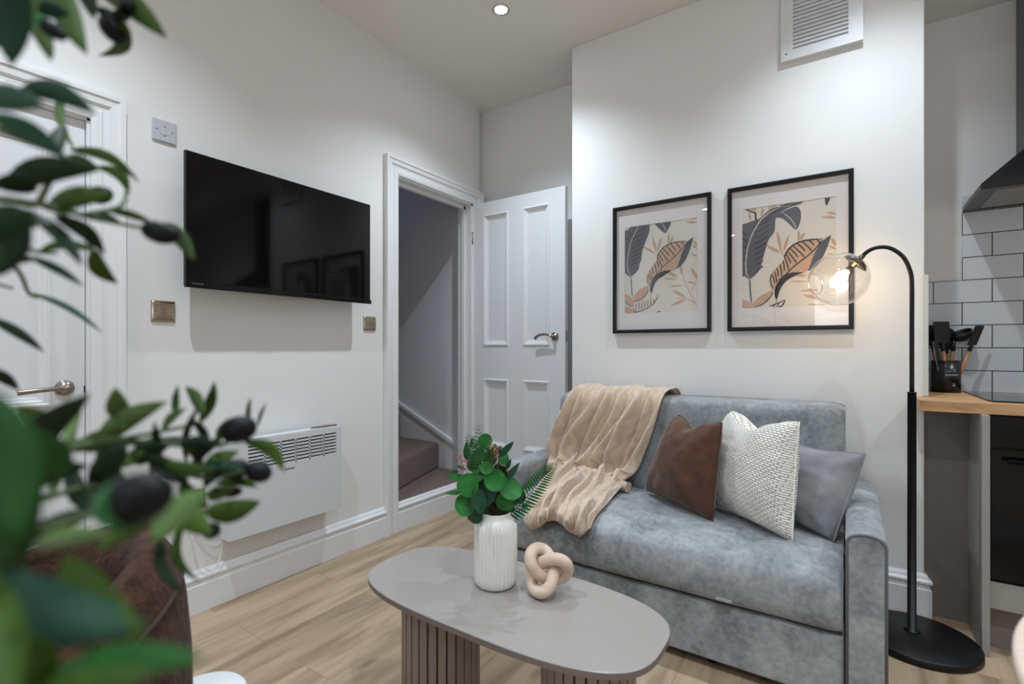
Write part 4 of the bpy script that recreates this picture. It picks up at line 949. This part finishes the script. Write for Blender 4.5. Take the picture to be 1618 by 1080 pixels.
# foliage in the vase
bq = thing('foliage_bouquet', (vx, vy, TZ+.02), 'green bouquet of round eucalyptus leaves and ferns in the white vase', 'artificial plant')
D0 = 1.487
neck = Vector((vx, vy, TZ+.19))
def leaf(mb, base, tip, w, nrm, mi=0, bend=0, n=7, cup=.12, shape=None):
    base, tip = Vector(base), Vector(tip); d = tip-base; L_ = d.length; d.normalize(); s = d.cross(nrm).normalized(); nn = s.cross(d).normalized(); V = []
    for i in range(n):
        t_ = i/(n-1); ww = (shape(t_) if shape else math.sin(PI*min(1, t_**.8))**.75)*w/2
        c = base+d*(L_*t_)+nn*(bend*math.sin(PI*t_))
        if i in (0, n-1): ww = max(ww, w*.02)
        V.append([mb.bm.verts.new(c-s*ww+nn*(cup*ww)), mb.bm.verts.new(c), mb.bm.verts.new(c+s*ww+nn*(cup*ww))])
    for i in range(n-1):
        for k in range(2): mb.face([V[i][k], V[i][k+1], V[i+1][k+1], V[i+1][k]], mi, True)
def disc_leaf(mb, c, r, nrm, updir, mi=0, ry=1.0):
    nrm = Vector(nrm).normalized(); u_ = (Vector(updir)-nrm*Vector(updir).dot(nrm)).normalized(); s = nrm.cross(u_); c = Vector(c); n = 18
    vc = mb.bm.verts.new(c); R1 = []; R2 = []
    for k in range(n):
        an = 2*PI*k/n; d = s*math.cos(an)+u_*math.sin(an)*ry; wv = .10*math.sin(2*an+c.x*40)
        R1.append(mb.bm.verts.new(c+d*r*.55+nrm*(r*.04))); R2.append(mb.bm.verts.new(c+d*r+nrm*(r*(.10+wv))))
    for k in range(n):
        mb.face([vc, R1[k], R1[(k+1) % n]], mi, True); mb.face([R1[k], R2[k], R2[(k+1) % n], R1[(k+1) % n]], mi, True)
cd = lambda p: (Vector((0, 0, CAMH))-p).normalized()
rnd = random.Random(4)
mbl = MB(); mbs = MB()
rounds = [(740,766,17,-.045,0,1),(782,758,16,-.05,0,1),(807,772,17,-.04,0,1),(766,777,17,-.03,1,1.25),(756,791,12,-.06,1,1.5),(735,797,15,-.035,0,1.1),(767,697,12,.01,0,1),(769,739,10,-.05,0,.9),(799,791,14,-.03,0,1),
          (752,815,11,-.04,2,1),(757,750,11,-.03,0,1),(790,742,11,.02,2,1),(775,725,12,.02,2,1),(748,735,10,.0,2,1),(800,752,10,.03,2,1),(745,782,13,.0,2,1),(822,785,10,.02,2,1),(785,782,15,.01,2,1),(764,806,9,-.02,2,1),(795,725,9,.0,0,1.3),(756,720,10,.02,0,1.3),(781,800,12,.0,2,1), (770,765,16,.03,2,1), (738,775,11,.03,2,1)]
for u, v, r, dz, mi, ry in rounds:
    c = at(u, v, D0+dz); nr = (cd(c)+Vector((rnd.uniform(-.45, .45), rnd.uniform(-.45, .45), rnd.uniform(-.3, .5)))).normalized()
    disc_leaf(mbl, c, r*D0/FPX*1.06, nr, (rnd.uniform(-.5, .5), 0, 1), mi, ry)
    mid = (neck+c)/2+Vector((0, 0, .015)); mbs.tube(catmull([neck+Vector((rnd.uniform(-.02, .02), rnd.uniform(-.02, .02), -.1)), neck+Vector((rnd.uniform(-.02, .02), rnd.uniform(-.02, .02), 0)), mid, c-nr*.003], 8), .0016, 6)
for u0, v0, u1, v1, wpx, dz, mi in [(788,722,812,697,11,-.02,1),(799,760,821,730,10,-.03,1),(738,728,737,697,11,0,1),(731,777,703,779,7,-.02,0),(735,755,706,750,10,-.02,0),(778,722,783,700,9,0,0),(745,800,740,822,8,-.02,0),(766,812,762,790,8,0,2),(790,795,806,808,9,0,2)]:
    a_, b_ = at(u0, v0, D0+dz), at(u1, v1, D0+dz); leaf(mbl, a_, b_, wpx*D0/FPX, cd(a_), mi, bend=.003)
    mbs.tube([neck, (neck+a_)/2, a_], .0013, 6)
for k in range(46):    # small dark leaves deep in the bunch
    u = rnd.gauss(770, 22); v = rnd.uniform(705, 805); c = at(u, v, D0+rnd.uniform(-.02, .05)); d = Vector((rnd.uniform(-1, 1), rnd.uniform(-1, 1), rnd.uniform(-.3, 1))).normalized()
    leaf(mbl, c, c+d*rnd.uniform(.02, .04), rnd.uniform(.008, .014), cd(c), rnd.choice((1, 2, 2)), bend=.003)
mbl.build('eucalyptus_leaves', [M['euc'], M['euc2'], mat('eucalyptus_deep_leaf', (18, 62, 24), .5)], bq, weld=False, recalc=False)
def frond(mb, pts, wmax, n=18, mi=0, droop=.2):
    q = catmull(pts, n*2); mb.tube(q, [.0014*(1-.7*i/(2*n)) for i in range(2*n)], 5, mi=1)
    for i in range(3, 2*n):
        t_ = i/(2*n); tan = (q[min(i+1, 2*n-1)]-q[i-1]).normalized(); vd = cd(q[i]); s = tan.cross(vd).normalized()
        L_ = wmax*math.sin(PI*min(1, .18+.82*t_))**.8*(1-.15*t_)
        for sg in (-1, 1):
            b0 = q[i]; tp = b0+s*sg*L_+tan*L_*.45-vd*L_*.1*sg
            leaf(mb, b0, tp, L_*.20, vd, mi, n=5)
for k, (pts, wm) in enumerate([([neck, at(812, 806, D0), at(840, 776, D0+.01), at(862, 748, D0+.02), at(882, 731, D0+.03)], .040),
                 ([neck, at(772, 750, D0-.02), at(757, 712, D0-.03), at(756, 668, D0-.02)], .030), ([neck, at(762, 745, D0-.04), at(750, 712, D0-.06), at(738, 686, D0-.05)], .036),
                 ([neck, at(800, 802, D0-.01), at(822, 800, D0), at(846, 800, D0+.01)], .022), ([neck, at(748, 770, D0), at(725, 758, D0), at(704, 751, D0)], .016)]):
    mb = MB(); frond(mb, pts, wm, n=16 if k == 0 else 12); mb.build('fern_frond', [M['fern'], M['stem']], bq, weld=False, recalc=False)
mbs.build('stems', M['stem'], bq, weld=False)
for u, v in ((737, 727), (728, 724), (781, 707), (802, 740), (785, 716), (732, 737), (776, 701)):
    mb = MB(); c0 = at(u, v, D0-.02); mb.tube([c0+Vector((0, 0, -.05)), c0], .0007, 5)
    for k in range(8):
        c1 = c0+Vector((rnd.uniform(-.011, .011), rnd.uniform(-.011, .011), rnd.uniform(-.011, .011))); mb.tube([c0, c1], .0006, 4); mb.ball(c1, .0022, n=6)
    mb.build('pink_sprig', M['berry'], bq, weld=False)

# carved knot
kc = Vector((-.716, 1.235, TZ+.079)); mb = MB(); pts = []
vd = Vector((.45, -.78, 0)).normalized(); sx = Vector((.87, .49, 0)); R_ = Matrix((sx, vd, Vector((0, 0, 1)))).transposed()
for k in range(150):
    t_ = 2*PI*k/150; sc_ = .0208
    p = Vector(((math.sin(t_)+2*math.sin(2*t_))*sc_, -math.sin(3*t_)*.024, (math.cos(t_)-2*math.cos(2*t_))*sc_))
    p = Matrix.Rotation(.45, 3, 'Y') @ p; p = Matrix.Rotation(.35, 3, 'X') @ p
    pts.append(kc+R_ @ p)
zmin = min(p.z for p in pts)-.0172; pts = [p+Vector((0, 0, TZ-zmin+.0002)) for p in pts]
mb.tube(pts, .0172, 18, closed=True)
mb.build('carved_knot', M['knot'], label='whitewashed wooden knot ornament on the coffee table beside the vase', cat='ornament')

# ------------------------------------------------------------------ floor lamp
fl = thing('floor_lamp', (.2, 2.43, 0), 'black arched floor lamp with clear glass globe beside the sofa', 'floor lamp')
LX, LY = .2, 2.43
MB().lathe([(0, 0), (.183, 0), (.186, .004), (.186, .024), (.182, .028), (0, .028)], (LX+.012, LY-.03, 0), 72, cap=False).build('base', M['blackm'], fl)
MB().lathe([(.026, .028), (.026, .031), (.014, .031), (.014, .932), (.0155, .932), (.0155, .935), (.009, .935)], (LX, LY, 0), 28).build('lower_pole', M['blackm'], fl)
pth = [Vector((LX, LY, .93)), Vector((LX, LY, 1.2)), Vector((LX, LY, 1.33)), Vector((LX-.004, LY, 1.39)), Vector((LX-.025, LY, 1.45)), Vector((LX-.062, LY, 1.488)), Vector((LX-.10, LY, 1.498)), Vector((LX-.135, LY, 1.487)), Vector((LX-.165, LY, 1.457))]
MB().tube(catmull(pth, 60), .0075, 14).build('arched_pole', M['blackm'], fl)
gc = onY(1325, 441, LY); gr = .108
ax = (Vector((LX-.165, LY, 1.457))-gc); ax.y = 0; ax.normalize()
so = MB(); so.lathe([(.009, gr+.014), (.011, gr+.0), (.038, gr-.012), (.050, gr-.028), (.044, gr-.030), (.012, gr-.022), (.011, gr-.05), (0, gr-.05)], gc, 32, axis=ax, cap=False)
so.build('lamp_holder', M['smoke'], fl)
# globe with a round opening low on the left
op = (onY(1292, 448, LY-.05)-gc).normalized(); mb = MB(); prg = []
for k in range(40):
    th = .0+ (PI-.40)*k/39; prg.append((gr*math.sin(th), -gr*math.cos(th)))
mb.lathe([(max(r, 1e-5), h) for r, h in prg], gc, 64, axis=op, cap=False)
gl = mb.build('glass_globe', M['globe'], fl)
rr = gr*math.sin(PI-.40); hh = -gr*math.cos(PI-.40); e1 = op.orthogonal().normalized(); e2 = op.cross(e1)
mb = MB(); mb.tube([gc+op*hh+(e1*math.cos(a_)+e2*math.sin(a_))*rr for a_ in [2*PI*k/60 for k in range(60)]], .0016, 8, closed=True)
mb.build('glass_rim', glassy('rim_glass', tint=(.85, .85, .82), ior=3.2), gl)
bc_ = gc+ax*.012; mb = MB(); mb.lathe([(0, -.028), (.012, -.025), (.0205, -.012), (.0225, 0), (.0195, .013), (.012, .025), (.010, .032), (0, .032)], bc_, 24, axis=ax, cap=False); mb.build('bulb', M['bulb'], fl)
MB().lathe([(.011, .030), (.012, gr-.048-.012)], bc_, 20, axis=ax).build('bulb_cap', M['steel'], fl)

# ------------------------------------------------------------------ dining table (lower right corner)
dt = thing('dining_table', (.645, .735, 0), 'round pale wooden table at the bottom right corner', 'table')
MB().lathe([(0, .725), (.485, .725), (.492, .729), (.492, .746), (.488, .75), (0, .75)], (.645, .735, 0), 120, cap=False).build('tabletop', M['pine'], dt)
MB().lathe([(0, 0), (.25, 0), (.25, .02), (.05, .035), (.04, .08), (.04, .70), (.12, .725), (0, .725)], (.645, .735, 0), 48, cap=False).build('pedestal', M['whiteround'], dt)

# ------------------------------------------------------------------ brown tub armchair (lower left)
ac = thing('armchair', (-1.12, .12, 0), 'brown boucle tub armchair behind the olive branches', 'armchair')
ax_, ay_ = -1.115, .125; R0 = .33
def shell(a, b):
    an = a*2*PI; back = .5+.5*math.cos(an-math.radians(75))      # highest towards +Y
    top = .60+.175*back**1.2; cut = 1.0
    pr_ = [(R0*.86, .06), (R0*.97, .16), (R0, .35), (R0*.995, top*.72), (R0*.965, top-.10), (R0*.91, top-.04), (R0*.83, top-.004), (R0*.75, top-.012), (R0*.70, top-.07), (R0*.69, .45), (R0*.69, .36)]
    t_ = b*(len(pr_)-1); k = min(int(t_), len(pr_)-2); f = t_-k; r = pr_[k][0]*(1-f)+pr_[k+1][0]*f; z = pr_[k][1]*(1-f)+pr_[k+1][1]*f
    return Vector((ax_+r*math.cos(an), ay_+r*math.sin(an), z))
mb = MB(); mb.grid(shell, 72, 45, closeu=True); mb.build('back_shell', M['boucle'], ac, sub=1)
MB().lathe([(0, .30), (R0*.66, .30), (R0*.70, .34), (R0*.70, .42), (R0*.64, .455), (0, .462)], (ax_, ay_, 0), 48, cap=False).build('seat', M['boucle'], ac)
mb = MB(); mb.tube([shell(k/72, .44) for k in range(72)], .0045, 8, closed=True)
mb.build('piping', mat('dark_piping', (52, 34, 28), .8), ac)
mb = MB(); mb.lathe([(0, 0), (.22, 0), (.24, .02), (.26, .06), (0, .06)], (ax_, ay_, 0), 40, cap=False); mb.build('base', M['black'], ac)
# small round white side table in front of it
st = thing('side_table', (-1.235, .545, 0), 'small round white side table beside the brown armchair', 'side table')
MB().lathe([(0, .275), (.092, .275), (.095, .279), (.095, .296), (.092, .30), (0, .30)], (-1.235, .55, 0), 56, cap=False).build('tabletop', M['whiteround'], st)
MB().lathe([(0, 0), (.085, 0), (.085, .012), (.02, .02), (.018, .26), (.05, .275), (0, .275)], (-1.235, .55, 0), 40, cap=False).build('pedestal', M['whiteround'], st)

# ------------------------------------------------------------------ olive tree in the left foreground
TX, TY = -.60, -.22
ot = thing('olive_tree', (TX, TY, 0), 'artificial olive tree with dark olives in the left foreground, out of focus', 'plant')
MB().lathe([(0, 0), (.11, 0), (.125, .02), (.145, .26), (.14, .27), (.13, .26), (.125, .235), (0, .235)], (TX, TY, 0), 40, cap=False).build('pot', M['pot'], ot)
MB().lathe([(0, .232), (.126, .236), (.126, .240), (0, .246)], (TX, TY, 0), 24, cap=False).build('soil', M['soil'], ot)
trunk = catmull([(TX, TY, .23), (TX+.015, TY+.01, .5), (TX-.01, TY, .8), (TX+.01, TY+.02, 1.1), (TX, TY+.03, 1.4), (TX+.02, TY+.05, 1.75)], 40)
MB().tube(trunk, [.016-.010*i/39 for i in range(40)], 12).build('trunk', M['bark'], ot)
br_ = MB()
def twig(pts, r0=.0022, r1=.0012, n=20):
    q = catmull(pts, n); br_.tube(q, [r0+(r1-r0)*i/(n-1) for i in range(n)], 6)
def P3(u, v, z): return at(u, v, z)
T_ = lambda k: trunk[k]
# (base u,v, tip u,v, width px, depth, bend px, material)  materials: 0 green 1 dark 2 pale 3 teal 4 bright
Lv = [(28,-40,18,104,52,.26,4,3),(70,-30,80,96,34,.33,-8,0),(40,20,82,94,22,.34,6,0),(98,-30,137,86,36,.33,-8,0),(150,-22,264,60,38,.38,10,0),(196,30,155,88,20,.39,-16,0),(60,20,110,22,26,.3,6,3),(120,-30,150,30,28,.36,6,1),
      (-30,160,70,165,40,.27,8,3),(30,140,152,180,34,.30,14,3),(-20,180,104,248,32,.28,8,3),(108,236,220,288,17,.42,16,0),(152,262,204,308,18,.42,14,0),(88,262,160,268,18,.38,12,0),(5,296,158,268,40,.33,14,1),(60,300,-20,290,36,.30,8,1),
      (72,328,178,308,36,.33,6,0),(168,332,248,356,13,.37,5,0),(258,352,308,412,26,.40,6,0),(58,398,162,402,16,.37,14,0),(146,392,186,448,24,.37,-9,0),(84,340,166,402,24,.34,10,1),(44,404,132,452,14,.36,4,3),
      (48,462,162,526,10,.44,8,3),(-20,500,70,556,16,.40,4,1),(-30,580,30,616,18,.38,4,1),(-40,385,54,330,60,.22,10,3),(-20,440,40,330,40,.28,-8,1),(-20,330,60,360,36,.30,6,0),(40,330,130,420,26,.32,8,1),(-20,420,60,410,20,.34,4,1),(90,245,104,195,20,.34,4,1),(150,345,190,350,12,.4,4,1),
      (205,30,178,20,18,.38,4,1),(106,130,120,240,12,.45,-14,2),
      # lower branch
      (26,735,142,622,46,.30,10,1),(60,715,120,640,36,.33,6,2),(203,668,182,612,30,.38,-6,2),(120,715,200,672,24,.38,6,2),(150,705,264,634,34,.38,10,2),(100,700,210,690,26,.36,-6,2),(255,682,294,645,17,.40,5,2),(278,660,281,608,11,.42,2,0),
      (322,655,293,610,20,.41,4,0),(316,668,339,602,17,.42,-4,0),(296,735,316,638,12,.41,10,1),(240,760,244,665,18,.38,-4,1),(393,668,396,628,8,.45,2,2),(408,672,421,636,6,.46,2,2),(384,696,449,746,21,.40,14,0),
      (322,752,378,712,26,.40,8,0),(300,740,385,742,16,.38,6,3),(340,762,408,770,15,.42,6,0),(322,808,412,792,36,.38,-6,0),(330,790,372,768,24,.40,4,0),(240,855,328,772,46,.25,6,2),(262,808,334,846,38,.33,8,0),(292,820,316,918,15,.38,-22,0),(255,845,292,938,18,.35,-14,1),
      (160,700,205,780,34,.35,-8,1),(200,700,150,800,40,.33,10,1),(255,700,200,735,24,.36,6,1),(110,725,180,812,34,.32,-16,1),(230,720,300,770,26,.36,6,1),(280,700,350,706,18,.38,6,1),(210,700,290,690,18,.38,-5,1),(260,730,340,740,24,.36,-6,0),(0,780,140,735,40,.30,10,1),
      (20,860,180,800,28,.28,8,1),(80,790,130,640,18,.35,4,2),(330,705,300,660,14,.40,4,1),(345,700,362,660,12,.42,4,0),
      (-50,600,30,860,96,.15,10,4),(-50,1000,70,700,70,.17,-8,4),(-30,905,235,985,88,.17,-26,3),(100,880,230,1005,70,.18,-14,0),(40,1085,325,1040,66,.155,12,4),(20,1100,250,1060,60,.15,-8,0),(-60,880,20,1120,80,.14,4,0),(50,862,175,846,34,.22,6,2),(20,1000,60,1120,70,.15,6,0),(150,870,300,800,30,.3,8,0),(100,760,60,680,40,.24,6,4),(285,690,320,735,20,.39,4,0),(345,690,300,745,16,.39,4,1),(215,735,270,700,22,.37,4,1),(240,690,190,740,24,.36,-4,0),(170,745,230,715,20,.37,5,0),(320,720,352,690,14,.4,3,0),(352,735,322,770,20,.4,3,1),(285,760,330,800,24,.38,-5,0),(140,800,200,840,30,.3,8,0),(90,690,30,640,30,.33,4,2),(30,20,-20,80,30,.3,4,0),(150,10,205,60,22,.38,5,1)]
lm = MB()
for i, (u0, v0, u1, v1, wpx, z, bpx, mi) in enumerate(Lv):
    rr_ = random.Random(i*13+5); dz = rr_.uniform(-.06, .06)*z*1.2
    a_ = P3(u0, v0, z-dz); b_ = P3(u1, v1, z+dz); vd = cd(a_)
    d = (b_-a_).normalized(); up_ = d.cross(vd).normalized()
    bend_ = bpx*z/FPX; tilt = rr_.uniform(-.35, .35)
    # bend sideways in the plane of view with a slight fold
    n = 9; V = []; w_ = wpx*z/FPX; nn = (vd+up_*tilt).normalized()
    for k in range(n):
        t_ = k/(n-1); ww = math.sin(PI*min(1, .04+.96*t_**.9))**.8*w_/2 if 0 < k < n-1 else w_*.015
        if up_.z < 0: sgn = -1
        else: sgn = 1
        c = a_.lerp(b_, t_)+up_*sgn*bend_*math.sin(PI*t_)-vd*.12*w_*math.sin(PI*t_); s = nn.cross(d).normalized()
        V.append([lm.bm.verts.new(c-s*ww+nn*ww*.22), lm.bm.verts.new(c), lm.bm.verts.new(c+s*ww+nn*ww*.22)])
    for k in range(n-1):
        for j in range(2): lm.face([V[k][j], V[k][j+1], V[k+1][j+1], V[k+1][j]], mi, True)
# the rest of the crown, on the far side of the trunk
extra = []; er = random.Random(21)
for k in range(16):
    h0 = trunk[18+int(k*1.3)]; an = math.radians(150+k*47 % 200) if k % 2 else math.radians(200+k*31 % 120)
    d0 = Vector((math.cos(an), math.sin(an), er.uniform(.35, .9))).normalized(); ln_ = er.uniform(.22, .38)
    q = catmull([h0, h0+d0*ln_*.5+Vector((0, 0, .02)), h0+d0*ln_-Vector((0, 0, .03))], 12); extra.append(q)
    for m_ in range(2, 12):
        for sg in (-1, 1):
            b0 = q[m_]; t0 = (q[m_]-q[m_-1]).normalized(); sd_ = t0.cross(Vector((er.uniform(-.6, .6), er.uniform(-.6, .6), 1))).normalized()
            leaf(lm, b0, b0+(t0*.7+sd_*sg*.8).normalized()*er.uniform(.045, .07), er.uniform(.012, .017), Vector((0, 0, 1)), er.choice((0, 0, 1, 2, 3)), bend=.004)
lm.build('leaves', [M['leafA'], M['leafB'], M['leafC'], M['leafD'], M['leafE']], ot, weld=False, recalc=False, solid=.0004)
# twigs from the trunk
twig([T_(33), P3(-140, 120, .42), P3(-40, 60, .34), P3(60, -25, .34), P3(150, -30, .38)], .0035); twig([P3(-40, 60, .34), P3(20, -10, .3), P3(50, 10, .3)])
twig([T_(33), P3(-140, 120, .42), P3(-60, 150, .30), P3(30, 150, .29)], .003); twig([P3(-60, 150, .3), P3(-30, 190, .28), P3(60, 230, .30), P3(108, 250, .36)])
twig([T_(28), P3(-160, 380, .45), P3(-60, 320, .36), P3(60, 322, .33), P3(150, 345, .36), P3(236, 362, .37)], .0038); twig([P3(60, 322, .33), P3(90, 275, .35), P3(140, 262, .40)]); twig([P3(130, 340, .35), P3(190, 326, .38), P3(200, 300, .42)])
twig([P3(-60, 320, .36), P3(0, 360, .33), P3(50, 395, .35), P3(90, 400, .37)]); twig([P3(-60, 400, .4), P3(20, 420, .38), P3(45, 462, .43), P3(60, 470, .44)]); twig([T_(28), P3(-160, 480, .46), P3(-60, 440, .42), P3(20, 455, .42)], .003); twig([T_(27), P3(-140, 520, .45), P3(-40, 520, .40)], .003)
twig([P3(60, 322, .33), P3(110, 345, .34), P3(145, 390, .37)])
twig([T_(20), P3(-170, 860, .42), P3(-60, 800, .34), P3(60, 725, .32), P3(160, 700, .36), P3(260, 700, .38), P3(330, 705, .40), P3(388, 690, .40)], .0042, .0014, 30)
twig([P3(160, 700, .36), P3(210, 690, .37), P3(320, 668, .41)]); twig([P3(200, 760, .35), P3(270, 745, .37), P3(330, 755, .40), P3(395, 742, .41)]); twig([P3(60, 790, .3), P3(130, 770, .32), P3(200, 760, .35)]); twig([P3(-60, 800, .34), P3(60, 790, .3)])
twig([P3(200, 760, .35), P3(260, 800, .35), P3(325, 806, .38)]); twig([P3(260, 800, .35), P3(300, 790, .37), P3(345, 776, .41)]); twig([P3(20, 850, .26), P3(130, 815, .27), P3(220, 800, .28), P3(262, 812, .33)])
twig([T_(18), P3(-220, 950, .34), P3(-100, 900, .22), P3(-30, 900, .17)], .004); twig([T_(18), P3(-220, 1050, .32), P3(-80, 1080, .20), P3(40, 1085, .155)], .004); twig([T_(20), P3(-220, 760, .36), P3(-110, 700, .22), P3(-55, 600, .16)], .004); twig([P3(-100, 900, .22), P3(-20, 860, .24), P3(60, 862, .22), P3(140, 850, .2)], .003)
for q in extra: br_.tube(q, [.003-.0015*i_/11 for i_ in range(12)], 6)
br_.build('branches', M['twig'], ot, weld=False)
Ol = [(78, 44, 62, 26, .31, -32, 1), (178, 47, 50, 32, .38, -50, 0), (206, 10, 42, 24, .38, -30, 0), (158, 308, 38, 28, .40, 10, 0), (254, 367, 60, 36, .36, -12, 0), (377, 678, 56, 43, .39, 14, 0), (372, 741, 44, 32, .42, 8, 0), (408, 745, 42, 34, .40, -18, 0), (366, 777, 34, 17, .42, 8, 0), (334, 838, 26, 26, .38, 0, 0), (213, 790, 122, 86, .19, 22, 1), (4, 862, 74, 70, .18, 10, 0)]
for u, v, ln, wd, z, ang, g in Ol:
    c = P3(u, v, z); R3 = camo_rot = Matrix.Rotation(YAW, 3, 'Z') @ Matrix.Rotation(PI/2, 3, 'X') @ Matrix.Rotation(math.radians(ang), 3, 'Z') @ Matrix.Rotation(math.radians(90), 3, 'Y')
    k = z/FPX/2; mb = MB(); mb.ball((0, 0, 0), 1, wd*k, wd*k, ln*k, 24, rot=R3)
    axv = R3 @ Vector((0, 0, 1)); axv = axv if axv.dot(Vector((math.cos(YAW), math.sin(YAW), 0))) < 0 else -axv
    for f in mb.bm.faces:
        if g and f.calc_center_median().dot(axv) > ln*k*.05: f.material_index = 1
    for vv in mb.bm.verts: vv.co += c
    mb.build('olive', [M['olive'], M['oliveg']], ot)
